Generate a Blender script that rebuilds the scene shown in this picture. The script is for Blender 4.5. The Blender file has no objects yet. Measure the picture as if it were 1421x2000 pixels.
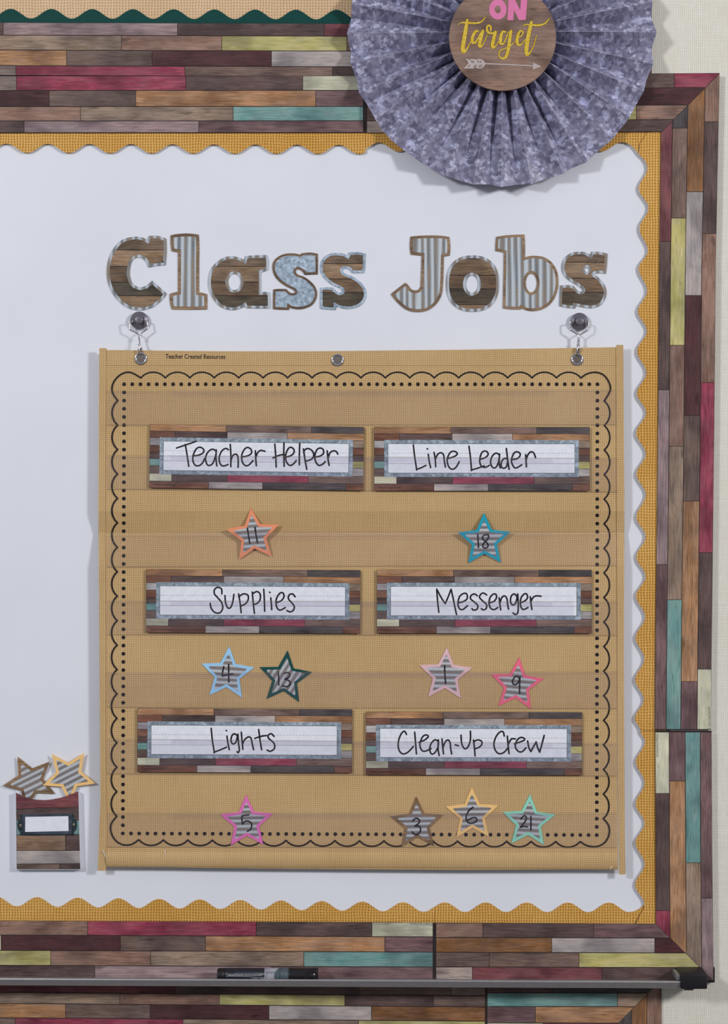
import bpy, math, random
from mathutils import Vector
from mathutils.geometry import tessellate_polygon
random.seed(7)

# ------------------------------------------------------------------ camera, world, lights, exposure
S = 0.0007          # metres per photo pixel on the whiteboard surface
D = 2.6             # camera distance from the whiteboard surface
ZC = 1.45           # camera height
scene = bpy.context.scene
COL = scene.collection

cam_data = bpy.data.cameras.new('camera')
cam_data.sensor_fit = 'VERTICAL'
cam_data.sensor_height = 36.0
cam_data.lens = 36.0 * D / (2000 * S)
cam_data.clip_start = 0.05
cam = bpy.data.objects.new('camera', cam_data)
cam.location = (0, -D, ZC)
cam.rotation_euler = (math.pi / 2, 0, 0)
COL.objects.link(cam)
scene.camera = cam

world = bpy.data.worlds.new('world')
scene.world = world
world.use_nodes = True
wbg = world.node_tree.nodes['Background']
wbg.inputs[0].default_value = (0.93, 0.96, 1.0, 1)
wbg.inputs[1].default_value = 0.32


def area_light(name, loc, target, power, size, color):
    l = bpy.data.lights.new(name, 'AREA')
    l.energy = power
    l.size = size
    l.color = color
    o = bpy.data.objects.new(name, l)
    o.location = loc
    o.rotation_euler = (Vector(target) - Vector(loc)).to_track_quat('-Z', 'Y').to_euler()
    COL.objects.link(o)
    return o


area_light('studio_softbox', (3.3, -3.2, ZC + 1.3), (0, 0, ZC + 0.1), 96, 0.55, (1.0, 0.985, 0.97))
area_light('studio_softbox', (-2.4, -3.2, ZC + 1.3), (0, 0, ZC + 0.1), 61, 0.5, (0.97, 0.985, 1.0))

scene.view_settings.view_transform = 'Standard'
scene.view_settings.look = 'None'
scene.view_settings.gamma = 1
scene.view_settings.use_curve_mapping = False
scene.view_settings.exposure = 0.0

# ------------------------------------------------------------------ helpers
ORG = {}


BEND = None     # set while the chart is built: the hung sheet has a fold that stands off


def W(px, py, d=0.0):
    """photo pixel -> point at distance d in front of the whiteboard surface"""
    if BEND: d += BEND(py)
    k = (D - d) / D * S
    return ((px - 710.5) * k, -d, ZC - (py - 1000) * k)


def lin(h, gain=0.88):
    v = []
    for i in (0, 2, 4):
        c = int(h[i:i + 2], 16) / 255
        c = c / 12.92 if c <= 0.04045 else ((c + 0.055) / 1.055) ** 2.4
        v.append(min(0.95, c / gain))
    return (v[0], v[1], v[2], 1)


def tag(o, label=None, cat=None, group=None, kind=None):
    if label: o['label'] = label
    if cat: o['category'] = cat
    if group: o['group'] = group
    if kind: o['kind'] = kind
    return o


def mk(name, verts, faces, mat, parent=None, uvs=None, smooth=False):
    """one mesh object; verts are world positions; the origin goes to the middle of its bounds"""
    lo = Vector([min(v[i] for v in verts) for i in range(3)])
    hi = Vector([max(v[i] for v in verts) for i in range(3)])
    c = (lo + hi) / 2
    me = bpy.data.meshes.new(name)
    me.from_pydata([Vector(v) - c for v in verts], [], faces)
    lay = me.uv_layers.new(name='UVMap')
    if uvs is None:
        uvs = [(v[0], v[2]) for v in verts]
    for lp in me.loops:
        lay.data[lp.index].uv = uvs[lp.vertex_index]
    if smooth:
        for p in me.polygons: p.use_smooth = True
    me.materials.append(mat)
    me.update()
    o = bpy.data.objects.new(name, me)
    COL.objects.link(o)
    ORG[o.name] = c
    if parent:
        o.parent = parent
        o.location = c - ORG[parent.name]
    else:
        o.location = c
    return o


def uv_frame(angle=0.0, off=(0, 0)):
    ca, sa = math.cos(angle), math.sin(angle)
    return lambda v: (v[0] * ca + v[2] * sa + off[0], -v[0] * sa + v[2] * ca + off[1])


def rnd_uv(vertical=False, extra=0.0):
    return uv_frame((math.pi / 2 if vertical else 0) + extra, (random.uniform(0, 50), random.uniform(0, 50)))


def area2(p):
    return sum(p[i][0] * p[(i + 1) % len(p)][1] - p[(i + 1) % len(p)][0] * p[i][1] for i in range(len(p)))


def tri_loops(loops):
    """triangles over concatenated loops (outer + holes), px coordinates, wound to face the camera"""
    tris = tessellate_polygon([[Vector((p[0], p[1], 0)) for p in l] for l in loops])
    flat = [p for l in loops for p in l]
    out = []
    for t in tris:
        a, b, c = [flat[i] for i in t]
        s = (b[0] - a[0]) * (c[1] - a[1]) - (b[1] - a[1]) * (c[0] - a[0])
        if abs(s) < 1e-9: continue
        out.append(tuple(t) if s < 0 else tuple(reversed(t)))   # y points down in px
    return out, flat


def plate(name, loops, d, t, mat, parent=None, uv=None):
    """flat sheet with outline(s) in px, front at depth d, thickness t"""
    if not isinstance(loops[0][0], (list, tuple)):
        loops = [loops]
    tris, flat = tri_loops(loops)
    n = len(flat)
    fv = [W(p[0], p[1], d) for p in flat]
    verts = list(fv)
    faces = list(tris)
    if t:
        verts += [(v[0], -(d - t), v[2]) for v in fv]
        base = 0
        for l in loops:
            m = len(l)
            flip = area2(l) < 0
            for i in range(m):
                a, b = base + i, base + (i + 1) % m
                f = (a, b, b + n, a + n)
                faces.append(f if flip else tuple(reversed(f)))
            base += m
        faces += [tuple(i + n for i in reversed(f)) for f in tris]
    uvs = [uv(v) for v in verts] if uv else None
    return mk(name, verts, faces, mat, parent, uvs)


def banded(name, loops, d, ys, mat, parent=None, thick=0.001):
    """flat sheet cut along the rows ys, so that it can follow the fold of the chart"""
    if not isinstance(loops[0][0], (list, tuple)):
        loops = [loops]
    tris, flat = tri_loops(loops)
    idx, verts, faces = {}, [], []
    lv = [-1e4] + list(ys) + [1e4]
    for a, b in zip(lv, lv[1:]):
        for t in tris:
            q = clip([flat[i] for i in t], 0, -1, -a)
            q = clip(q, 0, 1, b) if len(q) > 2 else q
            if len(q) < 3 or abs(area2(q)) < 1e-6: continue
            if area2(q) > 0: q = q[::-1]
            f = []
            for p in q:
                key = (round(p[0], 3), round(p[1], 3))
                if key not in idx:
                    idx[key] = len(verts)
                    verts.append(W(p[0], p[1], d))
                if idx[key] not in f: f.append(idx[key])
            if len(f) > 2: faces.append(tuple(f))
    o = mk(name, verts, faces, mat, parent)
    m = o.modifiers.new('solidify', 'SOLIDIFY')
    m.thickness = thick
    m.offset = -1
    return o


def face_only(name, polys, d, mat, parent=None, uv=None):
    verts, faces = [], []
    for p in polys:
        b = len(verts)
        if area2(p) > 0: p = list(reversed(p))
        verts += [W(q[0], q[1], d) for q in p]
        faces.append(tuple(range(b, b + len(p))))
    uvs = [uv(v) for v in verts] if uv else None
    return mk(name, verts, faces, mat, parent, uvs)


def clip(poly, a, b, c):
    """keep the part of poly where a*x + b*y <= c"""
    out = []
    n = len(poly)
    for i in range(n):
        p, q = poly[i], poly[(i + 1) % n]
        fp, fq = a * p[0] + b * p[1] - c, a * q[0] + b * q[1] - c
        if fp <= 0: out.append(p)
        if (fp < 0 < fq) or (fq < 0 < fp):
            k = fp / (fp - fq)
            out.append((p[0] + (q[0] - p[0]) * k, p[1] + (q[1] - p[1]) * k))
    return out


def cr(p0, p1, p2, p3, t):
    return tuple(0.5 * ((2 * b) + (-a + c) * t + (2 * a - 5 * b + 4 * c - e) * t * t + (-a + 3 * b - 3 * c + e) * t ** 3)
                 for a, b, c, e in zip(p0, p1, p2, p3))


def smooth_open(pts, n=6):
    if len(pts) < 3: return [tuple(p) for p in pts]
    out = []
    for i in range(len(pts) - 1):
        p0 = pts[i - 1] if i else pts[i]
        p3 = pts[i + 2] if i + 2 < len(pts) else pts[i + 1]
        for k in range(n):
            out.append(cr(p0, pts[i], pts[i + 1], p3, k / n))
    out.append(tuple(pts[-1]))
    return out


def contour(pts, n=5):
    """closed outline; a third value 1 marks a corner"""
    m = len(pts)
    cs = [i for i, p in enumerate(pts) if len(p) > 2]
    xy = [(p[0], p[1]) for p in pts]
    if not cs:
        out = []
        for i in range(m):
            for k in range(n):
                out.append(cr(xy[i - 1], xy[i], xy[(i + 1) % m], xy[(i + 2) % m], k / n))
        return out
    out = []
    for j, a in enumerate(cs):
        b = cs[(j + 1) % len(cs)]
        if b <= a: b += m
        seg = [xy[i % m] for i in range(a, b + 1)]
        out += smooth_open(seg, n)[:-1]
    return out


def ellipse(cx, cy, rx, ry, n=40, e=2.0):
    out = []
    for i in range(n):
        a = 2 * math.pi * i / n
        c, s = math.cos(a), math.sin(a)
        out.append((cx + rx * math.copysign(abs(c) ** (2 / e), c), cy + ry * math.copysign(abs(s) ** (2 / e), s)))
    return out


def inset(poly, dist):
    n = len(poly)
    sg = 1 if area2(poly) > 0 else -1
    out = []
    for i in range(n):
        a, b, c = poly[i - 1], poly[i], poly[(i + 1) % n]
        d1 = Vector((b[0] - a[0], b[1] - a[1])); d2 = Vector((c[0] - b[0], c[1] - b[1]))
        if d1.length < 1e-6 or d2.length < 1e-6:
            continue
        d1.normalize(); d2.normalize()
        n1 = Vector((-d1.y, d1.x)) * sg; n2 = Vector((-d2.y, d2.x)) * sg
        m = n1 + n2
        if m.length < 1e-6: m = n1.copy()
        m.normalize()
        k = min(2.0, 1 / max(0.3, m.dot(n1)))
        out.append((b[0] + m.x * dist * k, b[1] + m.y * dist * k))
    return out


def tr(pts, x0, y0, s):
    return [(x0 + p[0] / s, y0 + p[1] / s) + tuple(p[2:]) for p in pts]


def strokes(name, lines, width, d, mat, parent, uv=None, extra=0.0, n=6):
    """pen strokes as flat ribbons with round ends; points (x, y[, width])"""
    verts, faces = [], []
    for li, ln in enumerate(lines):
        d += 0.000012     # overlapping strokes lie on each other like ink, never in one plane
        pts = [(p[0], p[1], (p[2] if len(p) > 2 else width) + extra) for p in ln]
        pts = smooth_open(pts, n)
        L, R = [], []
        for i, p in enumerate(pts):
            a = pts[max(0, i - 1)]; b = pts[min(len(pts) - 1, i + 1)]
            tx, ty = b[0] - a[0], b[1] - a[1]
            q = math.hypot(tx, ty) or 1
            nx, ny = -ty / q, tx / q
            r = p[2] / 2
            L.append((p[0] + nx * r, p[1] + ny * r)); R.append((p[0] - nx * r, p[1] - ny * r))
        b0 = len(verts)
        for i, (l, r) in enumerate(zip(L, R)):     # a stroke that crosses itself climbs over its own start
            verts.append(W(l[0], l[1], d + i * 1.5e-6)); verts.append(W(r[0], r[1], d + i * 1.5e-6))
        for i in range(len(pts) - 1):
            a = b0 + 2 * i
            faces.append((a, a + 2, a + 3, a + 1))
        for p in (pts[0], pts[-1]):
            c0 = len(verts)
            for k in range(10):
                an = -2 * math.pi * k / 10
                verts.append(W(p[0] + p[2] / 2 * math.cos(an), p[1] + p[2] / 2 * math.sin(an), d - 0.000006))
            faces.append(tuple(range(c0, c0 + 10)))
    uvs = [uv(v) for v in verts] if uv else None
    return mk(name, verts, faces, mat, parent, uvs)


def lettering(name, body, cx, cy, w, h, rot, d, mat, parent, spacing=1.0, bold=0.0):
    """flat print with the built-in sans font, fitted into w x h px around (cx, cy)"""
    cu = bpy.data.curves.new('type', 'FONT')
    cu.body = body
    cu.resolution_u = 3
    cu.space_character = spacing
    cu.offset = bold
    ob = bpy.data.objects.new('type', cu)
    me = bpy.data.meshes.new_from_object(ob)
    vs = [(v.co.x, v.co.y) for v in me.vertices]
    fs = [tuple(p.vertices) for p in me.polygons]
    bpy.data.objects.remove(ob); bpy.data.meshes.remove(me); bpy.data.curves.remove(cu)
    x0, x1 = min(v[0] for v in vs), max(v[0] for v in vs)
    y0, y1 = min(v[1] for v in vs), max(v[1] for v in vs)
    ca, sa = math.cos(math.radians(rot)), math.sin(math.radians(rot))
    verts = []
    for x, y in vs:
        u = ((x - x0) / (x1 - x0) - 0.5) * w
        v = (0.5 - (y - y0) / (y1 - y0)) * h
        verts.append(W(cx + u * ca - v * sa, cy + u * sa + v * ca, d))
    return mk(name, verts, fs, mat, parent)


def tube(name, path, r, mat, parent, seg=8, n=4):
    """round wire through world points"""
    pts = [Vector(p) for p in smooth_open([tuple(p) for p in path], n)]
    verts, faces = [], []
    for i, p in enumerate(pts):
        t = (pts[min(len(pts) - 1, i + 1)] - pts[max(0, i - 1)]).normalized()
        ref = Vector((0, 1, 0)) if abs(t.y) < 0.9 else Vector((1, 0, 0))
        u = t.cross(ref).normalized(); v = t.cross(u)
        for k in range(seg):
            a = 2 * math.pi * k / seg
            verts.append(p + u * (r * math.cos(a)) + v * (r * math.sin(a)))
    for i in range(len(pts) - 1):
        for k in range(seg):
            a, b = i * seg + k, i * seg + (k + 1) % seg
            faces.append((a, b, b + seg, a + seg))
    faces.append(tuple(range(seg - 1, -1, -1)))
    faces.append(tuple(range((len(pts) - 1) * seg, len(pts) * seg)))
    return mk(name, verts, faces, mat, parent, smooth=True)


def lathe_y(name, cx, cz, prof, mat, parent, seg=40, smooth=True):
    """revolve (radius, depth) about the axis that leaves the board"""
    verts, faces = [], []
    for r, d in prof:
        for k in range(seg):
            a = 2 * math.pi * k / seg
            verts.append((cx + r * math.cos(a), -d, cz + r * math.sin(a)))
    for i in range(len(prof) - 1):
        for k in range(seg):
            a, b = i * seg + k, i * seg + (k + 1) % seg
            faces.append((a, a + seg, b + seg, b))
    faces.append(tuple(range(seg)))
    faces.append(tuple(reversed(range((len(prof) - 1) * seg, len(prof) * seg))))
    return mk(name, verts, faces, mat, parent, smooth=smooth)


def box_w(name, x0, x1, y0, y1, z0, z1, mat, parent=None, bevel=0.0):
    v = [(x, y, z) for x in (x0, x1) for y in (y0, y1) for z in (z0, z1)]
    f = [(0, 1, 3, 2), (4, 6, 7, 5), (0, 4, 5, 1), (2, 3, 7, 6), (0, 2, 6, 4), (1, 5, 7, 3)]
    o = mk(name, v, f, mat, parent)
    if bevel:
        m = o.modifiers.new('bevel', 'BEVEL'); m.width = bevel; m.segments = 4
        for p in o.data.polygons: p.use_smooth = True
    return o


def extremes(pts, n=8):
    """cosine-eased curve through alternating crests and troughs, points (t, value)"""
    out = []
    for (a, va), (b, vb) in zip(pts, pts[1:]):
        for k in range(n):
            t = k / n
            out.append((a + (b - a) * t, va + (vb - va) * (0.5 - 0.5 * math.cos(math.pi * t))))
    out.append(pts[-1])
    return out


# ------------------------------------------------------------------ materials
def new_mat(name):
    m = bpy.data.materials.new(name)
    m.use_nodes = True
    nt = m.node_tree
    b = nt.nodes['Principled BSDF']
    return m, nt, b


def N(nt, typ, **kw):
    n = nt.nodes.new(typ)
    for k, v in kw.items():
        if k == 'op': n.operation = v
        else: setattr(n, k, v)
    return n


def sock(nt, s, v):
    if isinstance(v, (int, float)): s.default_value = v
    elif isinstance(v, tuple): s.default_value = v
    else: nt.links.new(v, s)


def M(nt, op, a, b=None, c=None):
    n = N(nt, 'ShaderNodeMath', op=op)
    sock(nt, n.inputs[0], a)
    if b is not None: sock(nt, n.inputs[1], b)
    if c is not None: sock(nt, n.inputs[2], c)
    return n.outputs[0]


def ramp(nt, fac, stops):
    n = N(nt, 'ShaderNodeValToRGB')
    el = n.color_ramp.elements
    while len(el) < len(stops): el.new(0.5)
    for e, (p, c) in zip(el, stops):
        e.position = p
        e.color = c if len(c) == 4 else (*c, 1)
    nt.links.new(fac, n.inputs[0])
    return n.outputs[0]


def uvmap(nt, sx=1, sy=1, rot=0):
    u = N(nt, 'ShaderNodeUVMap', uv_map='UVMap')
    mp = N(nt, 'ShaderNodeMapping')
    mp.inputs['Scale'].default_value = (sx, sy, 1)
    mp.inputs['Rotation'].default_value = (0, 0, rot)
    nt.links.new(u.outputs[0], mp.inputs[0])
    return mp.outputs[0]


def noise(nt, vec, scale=1.0, detail=3, rough=0.5, dist=0.0):
    n = N(nt, 'ShaderNodeTexNoise')
    n.inputs['Scale'].default_value = scale
    n.inputs['Detail'].default_value = detail
    n.inputs['Roughness'].default_value = rough
    n.inputs['Distortion'].default_value = dist
    nt.links.new(vec, n.inputs['Vector'])
    return n


def mixc(nt, fac, a, b, mode='MIX'):
    n = N(nt, 'ShaderNodeMix', data_type='RGBA', blend_type=mode)
    sock(nt, n.inputs[0], fac); sock(nt, n.inputs[6], a); sock(nt, n.inputs[7], b)
    return n.outputs[2]


def mul(c, k):
    return (min(1, c[0] * k), min(1, c[1] * k), min(1, c[2] * k), 1)


def plain(name, hexc, rough=0.6, metal=0.0, spec=0.3):
    m, nt, b = new_mat(name)
    c = lin(hexc)
    n = noise(nt, uvmap(nt, 120, 120), 1, 3)
    col = ramp(nt, n.outputs[0], [(0.3, mul(c, 0.95)), (0.7, mul(c, 1.05))])
    nt.links.new(col, b.inputs['Base Color'])
    b.inputs['Roughness'].default_value = rough
    b.inputs['Metallic'].default_value = metal
    b.inputs['Specular IOR Level'].default_value = spec
    return m


def wood(name, hexc, contrast=1.0, grain=650, rough=0.55):
    m, nt, b = new_mat(name)
    c = lin(hexc, 0.95)
    warp = noise(nt, uvmap(nt, 14, 60), 1, 2)
    g = noise(nt, uvmap(nt, 26, grain), 1, 6, 0.65, 0.6)
    fine = noise(nt, uvmap(nt, 42, grain * 2.4), 1, 3, 0.7)
    mot = noise(nt, uvmap(nt, 18, 55), 1, 3, 0.6, 1.2)
    v = M(nt, 'ADD', M(nt, 'MULTIPLY', g.outputs[0], 0.5), M(nt, 'ADD', M(nt, 'MULTIPLY', mot.outputs[0], 0.24), M(nt, 'MULTIPLY', fine.outputs[0], 0.28)))
    k = 0.5 * contrast
    col = ramp(nt, v, [(0.41, mul(c, 1 - 1.0 * k)), (0.475, mul(c, 1 - 0.35 * k)), (0.53, mul(c, 1 + 0.2 * k)), (0.61, mul(c, 1 + 1.2 * k))])
    # worn patches: the print greys out here and there
    lum = 0.3 * c[0] + 0.55 * c[1] + 0.15 * c[2]
    wear = ramp(nt, mot.outputs[0], [(0.38, (0.1, 0.1, 0.1, 1)), (0.62, (0.36, 0.36, 0.36, 1))])
    col = mixc(nt, wear, col, mul((lum * 1.1, lum * 0.97, lum * 0.93, 1), 1.08))
    # darker and lighter stretches along the board
    run = noise(nt, uvmap(nt, 16, 22), 1, 2).outputs[0]
    col = mixc(nt, 1.0, col, ramp(nt, run, [(0.36, (0.66, 0.64, 0.66, 1)), (0.5, (1, 1, 1, 1)), (0.64, (1.22, 1.18, 1.14, 1))]), 'MULTIPLY')
    lines = noise(nt, uvmap(nt, 34, grain * 0.9), 1, 4, 0.7, 1.0).outputs[0]
    lf = ramp(nt, lines, [(0.30, (0.7, 0.7, 0.7, 1)), (0.45, (0, 0, 0, 1))])
    col = mixc(nt, lf, col, mul(c, 0.45))
    vo = N(nt, 'ShaderNodeTexVoronoi', feature='F1')
    vo.inputs['Scale'].default_value = 1.0
    wv = N(nt, 'ShaderNodeVectorMath', operation='ADD')
    nt.links.new(uvmap(nt, 16, 48), wv.inputs[0])
    wn = N(nt, 'ShaderNodeVectorMath', operation='SCALE'); wn.inputs[3].default_value = 0.35
    nt.links.new(noise(nt, uvmap(nt, 60, 200), 1, 2).outputs[1], wn.inputs[0])
    nt.links.new(wn.outputs[0], wv.inputs[1])
    nt.links.new(wv.outputs[0], vo.inputs['Vector'])
    kn = ramp(nt, vo.outputs['Distance'], [(0.06, (1, 1, 1, 1)), (0.17, (0, 0, 0, 1))])
    sel = M(nt, 'GREATER_THAN', N_sep(nt, vo.outputs['Color']), 0.4)
    kf = M(nt, 'MULTIPLY', M(nt, 'MULTIPLY', kn, sel), 0.65)
    col = mixc(nt, kf, col, mul(c, 0.28))
    nt.links.new(col, b.inputs['Base Color'])
    b.inputs['Roughness'].default_value = rough
    b.inputs['Specular IOR Level'].default_value = 0.25
    return m


def N_sep(nt, col):
    s = N(nt, 'ShaderNodeSeparateColor')
    nt.links.new(col, s.inputs[0])
    return s.outputs[0]


def weave(name, dark, mid, light, period, rough=0.8, irregular=0.35, bump=0.15, soft=0.5):
    """two thread directions with darker gaps between them"""
    m, nt, b = new_mat(name)
    f = 1.0 / period
    u = N(nt, 'ShaderNodeUVMap', uv_map='UVMap')
    jn = noise(nt, uvmap(nt, 55, 55), 1, 2)
    js = N(nt, 'ShaderNodeVectorMath', operation='SCALE'); js.inputs[3].default_value = period * 0.9
    nt.links.new(jn.outputs[1], js.inputs[0])
    ad = N(nt, 'ShaderNodeVectorMath', operation='ADD')
    nt.links.new(u.outputs[0], ad.inputs[0]); nt.links.new(js.outputs[0], ad.inputs[1])
    sp = N(nt, 'ShaderNodeSeparateXYZ')
    nt.links.new(ad.outputs[0], sp.inputs[0])
    a = M(nt, 'PINGPONG', M(nt, 'MULTIPLY', sp.outputs[0], 2 * f), 1.0)
    c = M(nt, 'PINGPONG', M(nt, 'MULTIPLY', sp.outputs[1], 2 * f), 1.0)
    ta = noise(nt, uvmap(nt, f, 40), 1, 2).outputs[0]
    tc = noise(nt, uvmap(nt, 40, f), 1, 2).outputs[0]
    a = M(nt, 'ADD', M(nt, 'MULTIPLY', a, 1.0), M(nt, 'MULTIPLY', M(nt, 'SUBTRACT', ta, 0.5), 2 * irregular))
    c = M(nt, 'ADD', M(nt, 'MULTIPLY', c, 0.92), M(nt, 'MULTIPLY', M(nt, 'SUBTRACT', tc, 0.5), 2 * irregular))
    v = M(nt, 'SMOOTH_MAX', a, c, 0.2)
    big = noise(nt, uvmap(nt, 9, 9), 1, 3).outputs[0]
    v2 = M(nt, 'ADD', v, M(nt, 'MULTIPLY', M(nt, 'SUBTRACT', big, 0.5), 0.25))
    col = ramp(nt, v2, [(0.5 - soft * 0.6, lin(dark)), (0.62, lin(mid)), (0.85, lin(mid)), (1.0, lin(light))])
    nt.links.new(col, b.inputs['Base Color'])
    bp = N(nt, 'ShaderNodeBump'); bp.inputs['Strength'].default_value = bump; bp.inputs['Distance'].default_value = 0.0005
    nt.links.new(v, bp.inputs['Height']); nt.links.new(bp.outputs[0], b.inputs['Normal'])
    b.inputs['Roughness'].default_value = rough
    b.inputs['Specular IOR Level'].default_value = 0.2
    return m


def corrugated(name, period, dark='626a74', mid='8f979f', light='bfc5cd', rust='9a8268', warp=7.0):
    """flat print of corrugated steel: stripes run along v"""
    m, nt, b = new_mat(name)
    wob = noise(nt, uvmap(nt, 85, 4), 1, 2).outputs[0]
    s = N(nt, 'ShaderNodeSeparateXYZ')
    nt.links.new(uvmap(nt), s.inputs[0])
    ph = M(nt, 'ADD', M(nt, 'MULTIPLY', s.outputs[0], 2 * math.pi / period), M(nt, 'MULTIPLY', wob, warp))
    w = M(nt, 'ADD', M(nt, 'MULTIPLY', M(nt, 'SINE', ph), 0.36), 0.5)
    sp = noise(nt, uvmap(nt, 900, 500), 1, 3, 0.7).outputs[0]
    v = M(nt, 'ADD', w, M(nt, 'MULTIPLY', M(nt, 'SUBTRACT', sp, 0.5), 0.55))
    col = ramp(nt, v, [(0.1, lin(dark)), (0.5, lin(mid)), (0.85, lin(light))])
    rn = noise(nt, uvmap(nt, 160, 22), 1, 3, 0.6).outputs[0]
    rf = ramp(nt, M(nt, 'MULTIPLY', rn, M(nt, 'SUBTRACT', 1.25, w)), [(0.38, (0, 0, 0, 1)), (0.62, (0.6, 0.6, 0.6, 1))])
    col = mixc(nt, rf, col, lin(rust))
    nt.links.new(col, b.inputs['Base Color'])
    b.inputs['Roughness'].default_value = 0.5
    b.inputs['Specular IOR Level'].default_value = 0.3
    return m


def galvanised(name, c0, c1, c2, c3, scale, rough=0.5):
    """flat print of zinc spangle"""
    m, nt, b = new_mat(name)
    base = uvmap(nt)
    dn = noise(nt, uvmap(nt, scale * 1.3, scale * 1.3), 1, 2)
    sc = N(nt, 'ShaderNodeVectorMath', operation='SCALE'); sc.inputs[3].default_value = 0.9 / scale
    nt.links.new(dn.outputs[1], sc.inputs[0])
    ad = N(nt, 'ShaderNodeVectorMath', operation='ADD')
    nt.links.new(base, ad.inputs[0]); nt.links.new(sc.outputs[0], ad.inputs[1])
    v1 = N(nt, 'ShaderNodeTexVoronoi', feature='F1'); v1.inputs['Scale'].default_value = scale
    nt.links.new(ad.outputs[0], v1.inputs['Vector'])
    v2 = N(nt, 'ShaderNodeTexVoronoi', feature='F1'); v2.inputs['Scale'].default_value = scale * 0.45
    nt.links.new(ad.outputs[0], v2.inputs['Vector'])
    f = M(nt, 'ADD', M(nt, 'MULTIPLY', N_sep(nt, v1.outputs['Color']), 0.62), M(nt, 'MULTIPLY', N_sep(nt, v2.outputs['Color']), 0.38))
    col = ramp(nt, f, [(0.15, lin(c0)), (0.42, lin(c1)), (0.66, lin(c2)), (0.9, lin(c3))])
    nt.links.new(col, b.inputs['Base Color'])
    b.inputs['Roughness'].default_value = rough
    b.inputs['Specular IOR Level'].default_value = 0.3
    return m


def metal(name, hexc, rough):
    m, nt, b = new_mat(name)
    n = noise(nt, uvmap(nt, 300, 300), 1, 2).outputs[0]
    c = lin(hexc, 1.0)
    nt.links.new(ramp(nt, n, [(0.3, mul(c, 0.95)), (0.7, c)]), b.inputs['Base Color'])
    b.inputs['Metallic'].default_value = 1
    b.inputs['Roughness'].default_value = rough
    return m


MAT = {}
PAL = dict(mauve='8f777c', dbrown='5c4746', redmar='7c3f47', tan='8f7866', rose='8d6a5b', yellow='b4ad63', orange='ac7a4e',
           dgrain='6b564f', maroon='512c31', lgrey='a59c9c', crimson='97334f', brown='7a6057', pale='c0c2a6', teal='659a98',
           mbrown='74565a', beige='ad9a92', char='514a4d', dorange='87592f', rust='794c3c', greybrown='7d6c65',
           pocketbrown='8c6c52', letter_a='77614e', letter_b='8c7053', letter_c='725942', letter_d='544a3c', disc='8b6c5d', starwood='8d6c46', cardgrey='9b9699', cardlight='aeabb0')
for k, h in PAL.items():
    MAT[k] = wood('wood_print_' + k, h, {'pale': 0.45, 'teal': 0.7, 'lgrey': 0.6, 'yellow': 0.55, 'maroon': 0.9, 'disc': 0.7}.get(k, 1.05),
                  grain=420 if k.startswith('letter') or k == 'disc' else 650)
MAT['plank_gap'] = plain('plank_gap_print', '2b2122', 0.7)
MAT['gold_burlap'] = weave('golden_burlap', '8a5e28', 'ca9646', 'e6c88e', 0.0038, irregular=0.14, soft=0.5)
MAT['chart_burlap'] = weave('chart_burlap', '8a6b42', 'c5a476', 'd8be94', 0.0025, irregular=0.14, soft=0.45)
MAT['pink_burlap'] = weave('pale_burlap', 'a58664', 'd0b08c', 'e4cfb2', 0.0040, irregular=0.14)
MAT['wallpaper'] = weave('woven_wallpaper', 'c2baab', 'dad6cd', 'e9e7e3', 0.0028, irregular=0.35, bump=0.2)
MAT['teal_card'] = plain('dark_teal_card', '083f3b', 0.6, 0, 0.2)
MAT['white_card'] = plain('white_card', 'e0e2f1', 0.6)
MAT['ink'] = plain('black_ink', '15101a', 0.5)
MAT['print_black'] = plain('black_print', '171014', 0.6)
MAT['tiny_print'] = plain('grey_print', '4a4040', 0.6)
MAT['rule'] = plain('grey_rule', '8e90a2', 0.6)
MAT['galv_fan'] = galvanised('galvanised_purple', '66647c', '7f7d96', '9290aa', 'b8bad6', 225, 0.38)
MAT['galv'] = galvanised('galvanised_blue', '7e8b9b', '92a1b3', 'a1b1c3', 'bac9db', 320)
MAT['galv_dark'] = galvanised('galvanised_grey', '717d8a', '84909e', '929eac', 'aab7c6', 290)
MAT['corr'] = corrugated('corrugated_print', 0.0096)
MAT['corr_edge'] = corrugated('corrugated_edge_print', 0.0100, '656b74', '8b929c', 'b8bec8')
MAT['corr_star'] = corrugated('corrugated_star_print', 0.0077, '625e60', '919196', 'bcc0c6', '8c7c74', 2.0)
MAT['chrome'] = metal('chrome_wire', 'e0dde2', 0.12)
MAT['alu'] = plain('brushed_aluminium', '9b989c', 0.38, 0.6, 0.5)
MAT['magnet'] = plain('magnet_steel', '6c6872', 0.35, 0.35, 0.5)
MAT['black_plastic'] = plain('black_plastic', '1c1a1f', 0.45)
MAT['black_matte'] = plain('black_matte_plastic', '141216', 0.75)
MAT['black_gloss'] = plain('black_gloss_plastic', '17151a', 0.22, 0, 0.5)
MAT['slate'] = plain('slate_print', '4a565e', 0.4)
MAT['silver_print'] = plain('silver_print', '9c9aa6', 0.35)
MAT['navy_print'] = plain('navy_print', '22222c', 0.3)
MAT['pink'] = plain('pink_print', 'd477a4', 0.55)
MAT['arrow'] = plain('pale_arrow_print', 'b3a5a6', 0.55)
MAT['outline'] = plain('brown_outline_print', '5e4a20', 0.6)
MAT['teal_metal'] = wood('dark_teal_metal_print', '24363e', 1.3, 200, 0.4)
MAT['blue_metal'] = wood('blue_metal_print', '3c4858', 1.3, 120, 0.4)
MAT['screw'] = plain('bronze_screw_print', '8a7a6a', 0.4)
MAT['painted_glint'] = plain('vinyl_highlight', 'd8d2c4', 0.15)

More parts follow.
